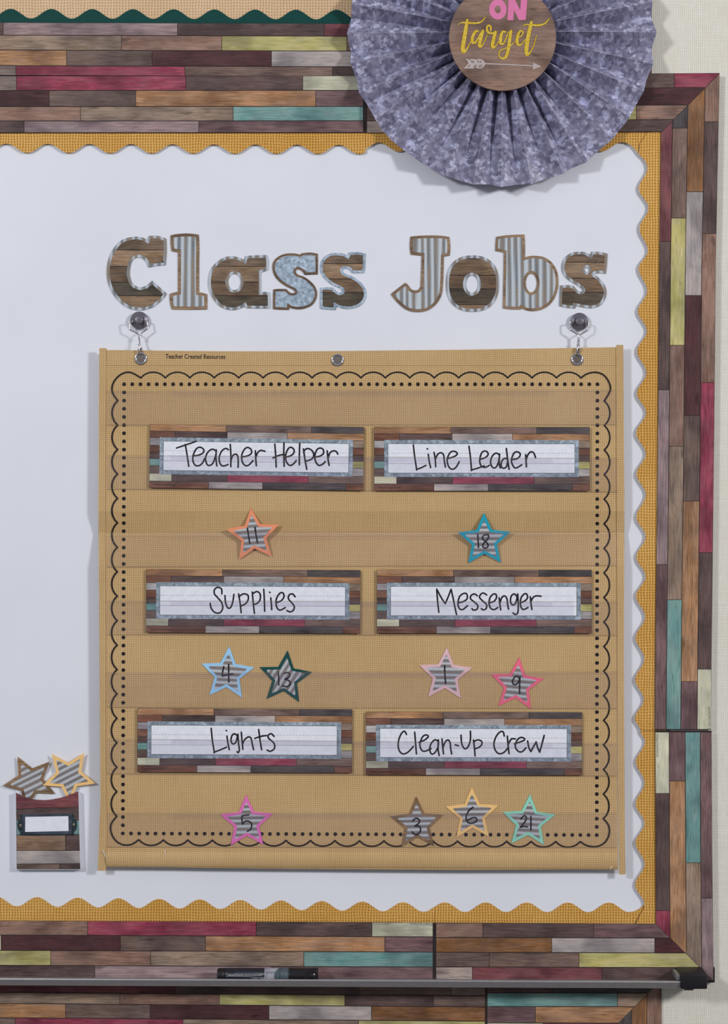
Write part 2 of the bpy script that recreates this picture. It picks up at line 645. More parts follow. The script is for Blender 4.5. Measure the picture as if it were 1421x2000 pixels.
# whiteboard enamel
m, nt, b = new_mat('whiteboard_enamel')
n = noise(nt, uvmap(nt, 7, 7), 1, 3)
nt.links.new(ramp(nt, n.outputs[0], [(0.3, lin('dadce6')), (0.7, lin('dee0ea'))]), b.inputs['Base Color'])
b.inputs['Roughness'].default_value = 0.4
b.inputs['Specular IOR Level'].default_value = 0.35
MAT['board'] = m

# gold glitter
m, nt, b = new_mat('gold_glitter')
vo = N(nt, 'ShaderNodeTexVoronoi'); vo.inputs['Scale'].default_value = 1500
nt.links.new(uvmap(nt), vo.inputs['Vector'])
nt.links.new(ramp(nt, N_sep(nt, vo.outputs['Color']), [(0.1, lin('b8920f')), (0.55, lin('d2ae1c')), (0.93, lin('dfc44a')), (1.0, lin('f4ecb0'))]), b.inputs['Base Color'])
b.inputs['Roughness'].default_value = 0.4
MAT['glitter'] = m

# clear vinyl of the chart pockets
m, nt, b = new_mat('clear_vinyl')
b.inputs['Base Color'].default_value = lin('a8a0ae')
b.inputs['Roughness'].default_value = 0.2
b.inputs['Specular IOR Level'].default_value = 0.6
vn = noise(nt, uvmap(nt, 20, 20), 1, 3).outputs[0]
tb = N(nt, 'ShaderNodeBsdfTransparent')
tb.inputs[0].default_value = (0.955, 0.95, 0.97, 1)
ms = N(nt, 'ShaderNodeMixShader')
nt.links.new(M(nt, 'ADD', M(nt, 'MULTIPLY', vn, 0.03), 0.035), ms.inputs[0])
nt.links.new(tb.outputs[0], ms.inputs[1]); nt.links.new(b.outputs[0], ms.inputs[2])
nt.links.new(ms.outputs[0], nt.nodes['Material Output'].inputs[0])
MAT['vinyl'] = m
m2 = m.copy(); m2.name = 'vinyl_weld'
MAT['vinyl_seam'] = m2
for nd in m2.node_tree.nodes:
    if nd.type == 'BSDF_PRINCIPLED': nd.inputs['Base Color'].default_value = lin('8c7458')
    if nd.type == 'MATH' and nd.operation == 'ADD': nd.inputs[1].default_value = 0.35

# ------------------------------------------------------------------ setting
wx0, wx1, wz1 = -5.0, 5.0, 2.75
tag(mk('wall_back', [(wx0, 0.005, 0), (wx1, 0.005, 0), (wx1, 0.005, wz1), (wx0, 0.005, wz1),
                     (wx0, 0.11, 0), (wx1, 0.11, 0), (wx1, 0.11, wz1), (wx0, 0.11, wz1)],
       [(0, 1, 2, 3), (5, 4, 7, 6), (1, 5, 6, 2), (4, 0, 3, 7), (3, 2, 6, 7), (4, 5, 1, 0)], MAT['wallpaper']),
    'cream woven wallpaper wall behind the boards', None, None, 'structure')
MAT['carpet'] = weave('grey_carpet', '4c4a4a', '5e5c5c', '6e6c6c', 0.006, 0.95)
tag(mk('floor', [(-5.0, 0.005, 0), (5.0, 0.005, 0), (5.0, -9.0, 0), (-5.0, -9.0, 0),
                 (-5.0, 0.005, -0.05), (5.0, 0.005, -0.05), (5.0, -9.0, -0.05), (-5.0, -9.0, -0.05)],
       [(3, 2, 1, 0), (4, 5, 6, 7), (0, 1, 5, 4), (1, 2, 6, 5), (2, 3, 7, 6), (3, 0, 4, 7)], MAT['carpet'],
       uvs=[(v[0], v[1]) for v in [(-5.0, 0), (5.0, 0), (5.0, -9.0), (-5.0, -9.0)] * 2]),
    'grey carpet floor below the boards', None, None, 'structure')

XL = -520   # the boards run on past the left edge of the photograph


def rect(x0, y0, x1, y1):
    return [(x0, y0), (x1, y0), (x1, y1), (x0, y1)]


# whiteboard
wb = plate('whiteboard', rect(XL, 150, 1384, 1908), 0.0, 0.0049, MAT['board'])
tag(wb, 'large glossy white board with the words Class Jobs above a hanging chart', 'whiteboard')
for r in (rect(XL, 152, 1382, 235), rect(1308, 235, 1382, 1830), rect(XL, 1830, 1382, 1905)):
    plate('frame_rail', r, 0.0045, 0.0044, MAT['alu'], wb)
plate('frame_corner', rect(1366, 1890, 1395, 1919), 0.0040, 0.0085, MAT['black_plastic'], wb)
# bulletin boards above and below
ub = plate('bulletin_board', rect(XL, -190, 1262, 140), -0.001, 0.0039, MAT['pink_burlap'])
tag(ub, 'pale burlap covered bulletin board edged with dark teal scalloped trim', 'bulletin board')
lb = plate('bulletin_board', rect(XL, 1936, 1282, 2290), -0.003, 0.0019, MAT['pink_burlap'])
tag(lb, 'bulletin board below the marker tray, framed with wood print strips', 'bulletin board')

# ------------------------------------------------------------------ scalloped trims
TR_D, TR_T = 0.0042, 0.0005


def trim(name, outline, mat, label, d=TR_D, group='scalloped paper trims'):
    o = plate(name, outline, d, TR_T, mat)
    return tag(o, label, 'border trim', group)


def wave(x0, x1, first, period, ya, yb, slope_y):
    """scallop edge between x0 and x1 with extremes ya at first + k*period and yb between"""
    pts = []
    n = int((x1 - x0) / 5) + 1
    for i in range(n + 1):
        x = x0 + (x1 - x0) * i / n
        w = 0.5 + 0.5 * math.cos(2 * math.pi * (x - first) / period)
        pts.append((x, yb + (ya - yb) * w + slope_y * x))
    return pts


e = wave(XL, 713, 53 - 81.1 * 3, 81.1, 298.5, 280.5, 0.0035)
trim('scalloped_border', [(XL, 252), (713, 252)] + e[::-1], MAT['gold_burlap'],
     'golden burlap scalloped trim along the top of the white board, left of the paper fan')
e = wave(713.6, 1213, 779, 79, 297, 279, -0.001)
trim('scalloped_border', [(713.6, 250), (1264, 250), (1262, 258), (1255, 270), (1248, 280), (1246, 292), (1246, 301), (1240, 292), (1232, 284), (1223, 279)] + e[::-1],
     MAT['gold_burlap'], 'golden burlap scalloped trim that runs behind the lower right of the paper fan')
ra = [(328, 1264), (368, 1247), (406, 1266), (446, 1248.6), (490, 1265), (524, 1247), (568, 1263.5), (608, 1245.4), (646, 1263), (686, 1244),
      (728, 1262), (768, 1243.4), (806, 1261.5), (846, 1242), (886, 1261), (926, 1242.6), (966, 1261), (1010, 1242.6), (1048, 1260.5),
      (1088, 1242.6), (1126, 1260.5), (1164, 1242), (1205, 1259.5), (1246, 1241), (1287, 1258), (1328, 1240), (1366, 1257), (1404, 1239.4), (1426.5, 1250)]
e = [(x, y) for y, x in extremes(ra)]
trim('scalloped_border', [(1300, 250), (1265, 250), (1263, 258), (1256, 270), (1249, 280), (1247, 301), (1257, 311), (1262.5, 320)] + e + [(1300, 1426.5)],
     MAT['gold_burlap'], 'long golden burlap scalloped trim down the right side of the white board', TR_D + 0.0004)
rb = [(1427.5, 1250), (1448, 1259.4), (1488, 1241.4), (1529, 1258.5), (1570, 1241), (1608, 1258.5), (1646, 1240.6), (1688, 1258.5), (1728, 1240), (1766, 1258)]
e = [(x, y) for y, x in extremes(rb)]
trim('scalloped_border', [(1300, 1427.5)] + e + [(1256.5, 1775), (1249.5, 1786), (1241, 1806), (1241, 1812), (1300, 1812)], MAT['gold_burlap'],
     'short golden burlap scalloped trim in the lower right corner, beside the chart foot', TR_D)
e = wave(XL, 848, 72.5, 79.4, 1751.5, 1770, 0.0135)
trim('scalloped_border', e + [(848, 1811), (XL, 1806)], MAT['gold_burlap'],
     'golden burlap scalloped trim below the chart, above the black marker', 0.0022)
e = wave(848.6, 1226, 868, 80.1, 1761.5, 1780.5, 0.0012)
trim('scalloped_border', e + [(1238, 1780), (1250, 1774), (1257.5, 1766.5), (1255.5, 1775), (1248.5, 1786), (1240, 1804), (1240, 1812), (848.6, 1811)], MAT['gold_burlap'],
     'golden burlap scalloped trim at the bottom right, beside the marker tray end', 0.0022)
e = wave(XL, 1180, 21, 79.5, 17, 36, 0.003)
trim('scalloped_border', e + [(1180, 56), (XL, 52)], MAT['teal_card'], 'dark teal scalloped trim along the foot of the burlap bulletin board', 0.002)

# ------------------------------------------------------------------ wood print border strips
G = 0.55    # half of the dark gap, px


def strip(outline, d, label, rows=None, cols=None, clips=(), rowmap=None):
    """a printed strip with each printed plank a thin raised sheet of its own.
    rows: [(y0, y1, [x0, (key, x1), ...])]; cols: [(s0, s1, [y0, (key, y1), ...])]"""
    root = plate('border_strip', outline, d, 0.0006, MAT['plank_gap'])
    tag(root, label, 'border trim', 'wood print border strips')
    ident = lambda x, y: (x, y)
    f = rowmap or ident
    todo = []
    for a, b_, lst in (rows or []):
        x = lst[0]
        for key, x2 in lst[1:]:
            todo.append((key, [(x + G, a + G), (x2 - G, a + G), (x2 - G, b_ - G), (x + G, b_ - G)], False))
            x = x2
    for a, b_, lst in (cols or []):
        y = lst[0]
        for key, y2 in lst[1:]:
            n = max(1, int((y2 - y) / 60))
            L = [(a, y + G + (y2 - y - 2 * G) * i / n) for i in range(n + 1)]
            R = [(b_, q[1]) for q in L]
            todo.append((key, L + R[::-1], True))
            y = y2
    for key, poly, vert in todo:
        q = [f(*p) for p in poly]
        for c in clips: q = clip(q, *c) if q else q
        if len(q) < 3 or abs(area2(q)) < 6: continue
        plate('plank', q, d + 0.0003, 0.0004, MAT[key], root, rnd_uv(vert))
    return root


def tilt(slope):
    return lambda x, y: (x, y + slope * x)


WD = 0.0062
# foot of the upper bulletin board


def diag(p, q, keep):
    """half-plane through p and q that keeps the point keep"""
    a, b_ = q[1] - p[1], p[0] - q[0]
    c = a * p[0] + b_ * p[1]
    return (a, b_, c) if a * keep[0] + b_ * keep[1] <= c else (-a, -b_, -c)


t1 = tilt(0.0032)
strip([t1(XL, 44), t1(1168, 44), t1(1272, 147), t1(XL, 147)], 0.0042, 'wood print border strip under the teal scalloped trim, above a second strip',
      rows=[(44, 68.3, [XL, ('dbrown', 6), ('mauve', 346.5), ('dbrown', 633), ('redmar', 760), ('beige', 900), ('brown', 1300)]),
            (68.8, 97.3, [XL, ('tan', 237), ('rose', 433), ('yellow', 677), ('brown', 840), ('dgrain', 1000), ('rose', 1300)]),
            (97.8, 128, [XL, ('orange', 130), ('dgrain', 297), ('maroon', 530), ('lgrey', 731), ('orange', 960), ('maroon', 1300)]),
            (128.5, 147, [XL, ('greybrown', 31), ('crimson', 361), ('brown', 649), ('dbrown', 880), ('pale', 1000), ('crimson', 1300)])],
      clips=[diag(t1(1168, 44), t1(1272, 147), (0, 60))], rowmap=t1)
d_up = diag((1168, 48), (1272, 151), (1250, 0))
strip([(1168, 47.7), (1168, -190), (1272, -190), (1272, 150)], 0.0042, 'upright wood print border strip mostly hidden behind the paper fan',
      cols=[(1168.5, 1190, [-190, ('dgrain', -60), ('mauve', 150)]), (1191, 1219, [-190, ('teal', -40), ('orange', 150)]),
            (1220, 1246, [-190, ('lgrey', -30), ('brown', 150)]), (1247, 1271.5, [-190, ('brown', -90), ('redmar', 152)])], clips=[d_up])
# top of the white board
t2 = tilt(-0.0005)
strip([t2(XL, 148.3), t2(712, 148.3), t2(712, 259.5), t2(XL, 259.5)], WD, 'wood print border strip directly above the white board, left of the paper fan',
      rows=[(148.5, 176.5, [XL, ('greybrown', 32), ('crimson', 363), ('dbrown', 591), ('pale', 709)]),
            (177, 208, [XL, ('maroon', 96), ('dgrain', 265), ('orange', 616), ('mbrown', 709)]),
            (208.5, 236, [XL, ('rose', 157), ('tan', 455), ('teal', 709)]),
            (236.5, 259, [XL, ('dbrown', 47), ('mauve', 388), ('mbrown', 709)])], rowmap=t2)
top_m = diag((1290.5, 257.5), (1404.6, 142.5), (900, 200))
strip([(713, 147.5), (1404.6, 142.5), (1290.5, 257.5), (713, 259.3)], WD + 0.0002, 'wood print border strip that runs behind the paper fan to the mitred corner',
      rows=[(143.5, 171.6, [716, ('pale', 840), ('dbrown', 1000), ('brown', 1316), ('crimson', 1420)]),
            (172, 205.2, [716, ('mbrown', 800), ('orange', 1050), ('maroon', 1420)]),
            (205.8, 233.5, [716, ('brown', 880), ('teal', 1050), ('yellow', 1242), ('rose', 1420)]),
            (234, 257, [716, ('beige', 850), ('mauve', 1040), ('dbrown', 1420)])], clips=[top_m],
      rowmap=lambda x, y: (x, y + (1290 - x) * 0.0045 - 0.2))


def lerp_tab(tab):
    def f(y):
        for (a, va), (b_, vb) in zip(tab, tab[1:]):
            if y <= b_: return va + (vb - va) * (y - a) / (b_ - a)
        return tab[-1][1]
    return f


inn = lerp_tab([(100, 1291.5), (258, 1290), (500, 1287), (900, 1283.5), (1280, 1279), (1426, 1278)])
out = lerp_tab([(100, 1405.5), (142, 1404.6), (500, 1397.4), (900, 1393.4), (1280, 1389), (1426, 1388)])
rm = lambda s, y: (inn(y) + s * (out(y) - inn(y)), y)
ys = [258, 380, 500, 700, 900, 1100, 1280, 1425.5]
strip([rm(0, y) for y in ys] + [rm(1, y) for y in [1425.5, 1280, 1100, 900, 700, 500, 320, 142.5]], WD, 'tall wood print border strip down the right side of the white board',
      cols=[(0.005, 0.195, [142, ('redmar', 471.6), ('dbrown', 761.6), ('mauve', 1102.8), ('mbrown', 1424.5)]),
            (0.207, 0.455, [142, ('char', 250.3), ('brown', 426), ('yellow', 674.4), ('rose', 871.5), ('tan', 1171.4), ('teal', 1424.5)]),
            (0.467, 0.747, [142, ('dorange', 374.6), ('lgrey', 577), ('maroon', 811.6), ('dgrain', 978.8), ('orange', 1331), ('mbrown', 1424.5)]),
            (0.759, 0.995, [142, ('rose', 237.6), ('dbrown', 456.3), ('rose', 747.2), ('crimson', 1079.3), ('dbrown', 1307), ('pale', 1424.5)])],
      clips=[diag((1291.2, 258.2), (1405.3, 143.2), (1380, 900))], rowmap=rm)
inn2 = lerp_tab([(1400, 1279), (1427, 1279), (1660, 1279.8), (1805, 1280.5), (1930, 1281)])
out2 = lerp_tab([(1400, 1388.5), (1427, 1389), (1660, 1390), (1916, 1393), (1930, 1393)])
rm2 = lambda s, y: (inn2(y) + s * (out2(y) - inn2(y)), y)
bot_m = diag((1280.5, 1804), (1392.8, 1915.5), (1380, 1500))
rs2 = strip([rm2(0, 1427), rm2(0, 1660), (1280.5, 1804), (1392.8, 1915.5), rm2(1, 1660), rm2(1, 1427)], WD + 0.0002,
            'short upright wood print border strip beside the lower right of the chart',
            cols=[(0.005, 0.24, [1430, ('pale', 1549.6), ('dbrown', 1778.5), ('crimson', 1920)]),
                  (0.252, 0.525, [1430, ('mbrown', 1525.5), ('orange', 1920)]),
                  (0.537, 0.79, [1430, ('teal', 1685), ('tan', 1920)]),
                  (0.802, 0.995, [1430, ('mbrown', 1754.3), ('mauve', 1920)])], clips=[bot_m], rowmap=rm2)
# foot of the white board
t3 = tilt(0.0042)
strip([t3(XL, 1798.3), t3(847.5, 1798.3), t3(847.5, 1908.5), t3(XL, 1908.5)], WD, 'wood print border strip behind the black marker on the tray',
      rows=[(1798.3, 1826, [XL, ('rose', 171), ('crimson', 500), ('dbrown', 726), ('pale', 845)]),
            (1826.6, 1855.8, [XL, ('pale', 2), ('maroon', 235), ('dgrain', 401), ('orange', 751), ('mbrown', 845)]),
            (1856.4, 1885, [XL, ('yellow', 99), ('rose', 294), ('tan', 593), ('teal', 845)]),
            (1885.6, 1908.5, [XL, ('dbrown', 185), ('mauve', 530), ('mbrown', 845)])], rowmap=t3)
t4 = tilt(0.003)
bot_m2 = diag((1279.8, 1804.2), (1392, 1915.8), (900, 1850))
strip([t4(848.5, 1799.5), (1279.8, 1804.2), (1392, 1915.8), t4(848.5, 1912)], WD, 'wood print border strip that meets the mitred corner above the tray end cap',
      rows=[(1800, 1828, [851, ('rose', 942.5), ('dbrown', 1159), ('mbrown', 1400)]),
            (1828.6, 1857, [851, ('dorange', 1077), ('lgrey', 1278), ('maroon', 1400)]),
            (1857.6, 1885.6, [851, ('dgrain', 955), ('brown', 1130), ('yellow', 1400)]),
            (1886.2, 1911.4, [851, ('beige', 922), ('redmar', 1175), ('dbrown', 1420)])], clips=[bot_m2], rowmap=t4)
# top of the lower bulletin board
t5 = tilt(0.0072)
LD = -0.0018
strip([t5(XL, 1914), t5(948.5, 1914), t5(948.5, 2016), t5(XL, 2016)], LD, 'wood print border strip below the marker tray, left of a seam',
      rows=[(1914, 1938, [XL, ('redmar', 342), ('dbrown', 700), ('dgrain', 880), ('greybrown', 947)]),
            (1938.6, 1959.6, [XL, ('tan', 234), ('rose', 428), ('yellow', 673), ('dbrown', 846), ('dgrain', 947)]),
            (1960.2, 1987.5, [XL, ('orange', 128), ('dgrain', 293), ('maroon', 525), ('lgrey', 725), ('dorange', 947)]),
            (1988.1, 2016, [XL, ('brown', 30), ('crimson', 357), ('tan', 700), ('yellow', 947)])], rowmap=t5)
t6 = tilt(0.0012)
low_m = diag((1273, 1931), (1207, 1998), (1000, 1960))
strip([t6(949.5, 1920), (1283.8, 1920), (1182, 2023), t6(949.5, 2023)], LD, 'wood print border strip below the tray, with a teal plank beside the mitre',
      rows=[(1920, 1938, [951, ('dbrown', 1080), ('char', 1300)]), (1938.6, 1964.5, [951, ('teal', 1205), ('tan', 1300)]),
            (1965.1, 1996.5, [951, ('mbrown', 1045), ('orange', 1300)]), (1997, 2023, [951, ('pale', 1060), ('redmar', 1300)])], clips=[low_m], rowmap=t6)
low_m2 = diag((1274, 1931), (1208, 1998), (1280, 1998))
strip([(1285, 1920), (1291, 1920), (1291, 2290), (1183, 2290), (1183, 2023.5)], LD, 'upright wood print border strip under the tray end, mostly out of view',
      cols=[(1184, 1207, [1920, ('redmar', 2290)]), (1208, 1232.5, [1920, ('char', 2080), ('lgrey', 2290)]),
            (1233.5, 1262.5, [1920, ('dorange', 2290)]), (1263.5, 1290.5, [1920, ('rose', 2040), ('dbrown', 2290)])], clips=[low_m2])
# maker's line in tiny type on the pale planks
lettering('copyright_line', '© Teacher Created Resources', 1383.5, 1402, 44, 4.5, -90, WD + 0.0004, MAT['tiny_print'], rs2)
lettering('copyright_line', '© Teacher Created Resources', 1283.5, 1456, 44, 4.5, 90, WD + 0.0006, MAT['tiny_print'], rs2)
lettering('copyright_line', '© Teacher Created Resources', 822, 1805.5, 44, 4.5, 180, WD + 0.0004, MAT['tiny_print'], rs2)

# ------------------------------------------------------------------ letters of the heading
LT_D = 0.0013


def letter(ch, outline, holes, rim, face, rim_px, label, levels=None, ring=0, edge_rot=0.0):
    outer = contour(outline) if isinstance(outline[0], tuple) and not isinstance(outline, dict) else outline
    root = plate('paper_letter', [outer] + holes, LT_D, 0.0006, rim, None, rnd_uv(False))
    tag(root, label, 'letter', 'letters of the board heading')
    inner = inset(outer, rim_px)
    ih = []
    for h in holes:
        ih.append(inset(h, -rim_px * (ring or 1.0)))
    d = LT_D + 0.00025
    tris, flat = tri_loops([inner] + ih)
    if levels is None:
        face_only('metal_face', [[flat[i] for i in t] for t in tris], d, face, root, rnd_uv(False))
    else:
        y = -1e4
        ks = ['letter_a', 'letter_b', 'letter_c', 'letter_d', 'letter_b', 'letter_a']
        for i, lv in enumerate(levels + [1e4]):
            ps = []
            for t in tris:
                q = [flat[j] for j in t]
                q = clip(q, 0, -1, -(y + 0.75))
                q = clip(q, 0, 1, lv - 0.75) if len(q) > 2 else q
                if len(q) > 2 and abs(area2(q)) > 1e-4: ps.append(q)
            if ps: face_only('plank', ps, d, MAT[ks[(i + letter.shift) % 6]], root, rnd_uv(False))
            y = lv
        face_only('joint_backing', [[flat[i] for i in t] for t in tris], LT_D + 0.0001, MAT['plank_gap'], root)
    return root


letter.shift = 0
A = lambda p: tr(p, 200, 440, 4.7367)
B_ = lambda p: tr(p, 390, 440, 4.1794)
Cc = lambda p: tr(p, 750, 440, 5.9208)
Dd = lambda p: tr(p, 950, 440, 5.684)
letter('C', A([(428, 98, 1), (500, 96), (560, 110), (590, 125, 1), (592, 240), (583, 368, 1), (500, 376), (425, 390, 1), (408, 345), (375, 310), (335, 297),
               (295, 310), (265, 350), (251, 430), (258, 490), (285, 545), (345, 572), (400, 560), (440, 530), (460, 512, 1), (520, 565), (594, 632, 1),
               (560, 680), (480, 750), (400, 780), (340, 786), (250, 770), (160, 710), (90, 620), (50, 520), (40, 420), (58, 310), (110, 205), (190, 130),
               (300, 105), (370, 112), (415, 135, 1)]), [], MAT['corr_edge'], None, 5.4,
       'wood print capital letter C with corrugated silver rim', [488.1, 520.2, 551.2, 577.6])
lt = letter('l', A([(630, 92, 1), (680, 82), (770, 75), (850, 80), (890, 87, 1), (895, 200), (893, 400), (893, 618, 1), (930, 625), (968, 638, 1), (969, 700), (968, 778, 1),
                    (800, 781), (640, 778, 1), (625, 720), (620, 635, 1), (660, 622), (698, 615, 1), (698, 430), (698, 250, 1), (670, 245), (640, 240, 1), (630, 170)]),
            [], MAT['letter_b'], MAT['corr'], 6.0, 'corrugated silver letter l with wood print rim')
letter('a', B_([(372, 250, 1), (450, 245), (550, 242, 1), (562, 300), (557, 365, 1), (530, 375), (500, 385, 1), (500, 460), (500, 545, 1), (535, 543), (572, 548, 1),
                (576, 610), (575, 678, 1), (480, 678), (378, 676, 1), (366, 658, 1), (340, 675), (290, 690), (240, 690), (170, 665), (110, 600), (75, 520), (70, 440),
                (90, 360), (140, 300), (200, 262), (260, 252), (320, 262), (362, 284, 1)]), [ellipse(390 + 283 / 4.1794, 440 + 462 / 4.1794, 12.6, 15.7)],
       MAT['corr_edge'], None, 5.2, 'wood print letter a with corrugated silver rim', [520.2, 551.0, 577.8])
S_IN = MAT['galv']
letter('s', B_([(830, 228, 1), (900, 222), (962, 232, 1), (963, 310), (962, 400, 1), (910, 402), (855, 405, 1), (840, 380), (810, 360), (790, 362), (783, 380), (800, 402),
                (850, 420), (900, 455), (940, 500), (957, 555), (945, 610), (910, 655), (850, 680), (800, 685), (750, 678), (730, 668, 1), (728, 690, 1), (660, 688),
                (597, 684, 1), (597, 600), (600, 523, 1), (650, 519), (705, 520, 1), (725, 540), (745, 552), (765, 553), (777, 545), (760, 525), (700, 495), (640, 450),
                (605, 400), (592, 340), (605, 290), (650, 250), (710, 230), (780, 230), (815, 240, 1)]), [], MAT['letter_c'], S_IN, 4.6,
       'zinc print letter s with brown wood rim in the word Class')
letter.shift = 0
letter('s', B_([(1215, 222, 1), (1290, 219), (1352, 230, 1), (1350, 310), (1342, 388, 1), (1290, 389), (1240, 388, 1), (1225, 365), (1195, 353), (1172, 356), (1164, 372),
                (1182, 393), (1240, 415), (1300, 455), (1340, 500), (1358, 555), (1345, 615), (1300, 660), (1240, 680), (1180, 680), (1130, 668), (1112, 660, 1), (1110, 690, 1),
                (1045, 688), (983, 680, 1), (982, 590), (985, 508, 1), (1040, 505), (1088, 508, 1), (1105, 530), (1130, 547), (1153, 548), (1162, 535), (1145, 515),
                (1080, 485), (1020, 435), (988, 380), (985, 320), (1010, 265), (1060, 232), (1120, 225), (1175, 232), (1205, 248, 1)]), [], MAT['galv'], None, 4.8,
       'wood print letter s with zinc print rim, last letter of Class', [514.6, 545.0, 571.6])
letter('J', Cc([(303, 130, 1), (420, 120), (550, 116), (670, 120), (752, 135, 1), (763, 240), (757, 350, 1), (720, 356), (688, 362, 1), (686, 480), (680, 650), (668, 780),
                (630, 870), (570, 940), (490, 988), (400, 1003), (310, 995), (230, 960), (140, 880), (75, 795, 1), (150, 735), (245, 662, 1), (275, 690), (310, 735),
                (350, 752), (390, 745), (415, 715), (422, 650), (428, 500), (432, 352, 1), (370, 345), (305, 338, 1), (296, 240)]), [], MAT['letter_b'], MAT['corr'], 5.6,
       'corrugated silver capital letter J with wood print rim')
letter.shift = 0
letter('o', ellipse(750 + 1021 / 5.9208, 440 + 673 / 5.9208, 51.6, 55.0, 64, 2.35), [ellipse(750 + 1015 / 5.9208, 440 + 680 / 5.9208, 12.2, 17.0)],
       MAT['corr_edge'], None, 5.6, 'wood print letter o with corrugated silver rim', [505.0, 537.5, 564.2, 595.0])
letter('b', Dd([(105, 128, 1), (200, 112), (300, 105), (418, 102, 1), (424, 200), (425, 355, 1), (480, 340), (550, 338), (640, 355), (720, 410), (775, 500), (795, 610),
                (785, 720), (745, 820), (680, 895), (600, 938), (510, 952), (440, 942), (385, 920, 1), (378, 933, 1), (280, 933), (180, 922, 1), (183, 700), (188, 500),
                (190, 305, 1), (145, 292), (97, 285, 1), (98, 200)]), [ellipse(950 + 495 / 5.684, 440 + 640 / 5.684, 11.0, 18.4)], MAT['letter_b'], MAT['corr'], 5.2,
       'corrugated silver letter b with wood print rim')
letter('s', Dd([(1163, 292, 1), (1260, 295), (1342, 315, 1), (1335, 430), (1322, 537, 1), (1250, 530), (1190, 541, 1), (1240, 580), (1300, 650), (1328, 730), (1315, 810),
                (1270, 880), (1200, 915), (1120, 918), (1040, 905), (985, 893, 1), (982, 922, 1), (890, 915), (805, 895, 1), (808, 780), (815, 668, 1), (890, 663),
                (960, 668, 1), (985, 700), (1020, 728), (1050, 735), (1065, 718), (1040, 690), (980, 650), (900, 600), (845, 530), (832, 450), (860, 370), (930, 310),
                (1020, 292), (1100, 302), (1150, 328, 1)]), [ellipse(950 + 1112 / 5.684, 440 + 493 / 5.684, 4.6, 4.2, 20)], MAT['corr_edge'], None, 5.2,
       'wood print letter s with corrugated silver rim, last letter of Jobs', [512.2, 543.6, 570.8])

# ------------------------------------------------------------------ pocket chart
CH = 0.0140


def fold(y):
    pts = [(680, 0), (998, 0.0), (1040, -0.0075), (1104, 0.0)]
    if y <= 680 or y >= 1104: return 0.0
    for (a, va), (b_, vb) in zip(pts, pts[1:]):
        if y <= b_: return va + (vb - va) * (y - a) / (b_ - a)


FOLD_Y = [680, 998, 1040, 1104]
BEND = fold
top_edge = [(207, 683.5), (330, 685), (450, 686), (600, 686), (720, 685), (900, 683), (1060, 680.5), (1203, 678)]
lef = [(207, 1692), (206, 1500), (206, 1240), (205, 980)]
outline = top_edge + [(1204, 980), (1205, 1260), (1205, 1530), (1206, 1698)] + [(900, 1699), (700, 1697.5), (400, 1695)] + lef
GROM = [(275, 700.3), (658.8, 703.3), (1126.4, 702)]
chart = banded('pocket_chart', [outline] + [ellipse(x, y, 8.2, 8.2, 24) for x, y in GROM], CH, FOLD_Y, MAT['chart_burlap'])
tag(chart, 'burlap pocket chart with clear pockets hanging from two magnetic hooks', 'pocket chart')
banded('side_hem', [(194, 679.8), (207.5, 679.8), (205.5, 980), (206.5, 1240), (206.5, 1500), (208.5, 1620), (206.5, 1700.6), (190.8, 1700.6), (196, 1560), (194, 1240), (192, 980)],
      CH + 0.0012, FOLD_Y, MAT['chart_burlap'], chart, 0.0018)
banded('side_hem', [(1203, 673.7), (1216.5, 673.7), (1218.8, 980), (1218, 1260), (1219, 1530), (1220.6, 1708), (1209, 1708), (1206, 1530), (1205, 1260), (1204, 980)],
      CH + 0.0012, FOLD_Y, MAT['chart_burlap'], chart, 0.0018)
# the folded bands at head and foot are rounded over a rod
def band(name, ytop, ybot, bulge, x0, x1, tilt_top, tilt_bot, dback):
    verts, faces, uvs = [], [], []
    n, mcols = 10, 2
    for j in range(n + 1):
        t = j / n
        for i, x in enumerate((x0, x1)):
            y = ytop + tilt_top * i + (ybot + tilt_bot * i - ytop - tilt_top * i) * t
            d = CH + 0.0004 + bulge * (math.sin(math.pi * min(1, t * 1.0)) ** 0.6 if 0 < t < 1 else 0)
            verts.append(W(x, y, d))
    for j in range(n):
        a = 2 * j
        faces.append((a, a + 2, a + 3, a + 1))
    b0 = len(verts)
    for x, y in ((x0, ytop), (x1, ytop + tilt_top), (x0, ybot), (x1, ybot + tilt_bot)):
        verts.append(W(x, y, dback))
    faces.append((2 * n, b0 + 2, b0 + 3, 2 * n + 1))
    return mk(name, verts, faces, MAT['chart_burlap'], chart, smooth=False)


band('foot_sleeve', 1664, 1693, 0.0030, 207, 1206, 1, 5.5, CH - 0.004)
face_only('stitch_line', [rect(207, 713.2, 1203, 714.2)], CH + 0.0002, MAT['vinyl_seam'], chart)
# grommets
for x, y in GROM:
    c = W(x, y, CH)
    k = S * (D - CH) / D
    R1, r1 = 10.2 * k, 2.6 * k
    verts, faces = [], []
    for i in range(36):
        a = 2 * math.pi * i / 36
        for j in range(10):
            b = 2 * math.pi * j / 10
            rr = R1 + r1 * math.cos(b)
            verts.append((c[0] + rr * math.cos(a), -(CH + 0.0004 + r1 * 0.9 * math.sin(b)), c[2] + rr * math.sin(a)))
    for i in range(36):
        for j in range(10):
            faces.append((i * 10 + j, ((i + 1) % 36) * 10 + j, ((i + 1) % 36) * 10 + (j + 1) % 10, i * 10 + (j + 1) % 10))
    mk('grommet', verts, faces, MAT['chrome'], chart, smooth=True)
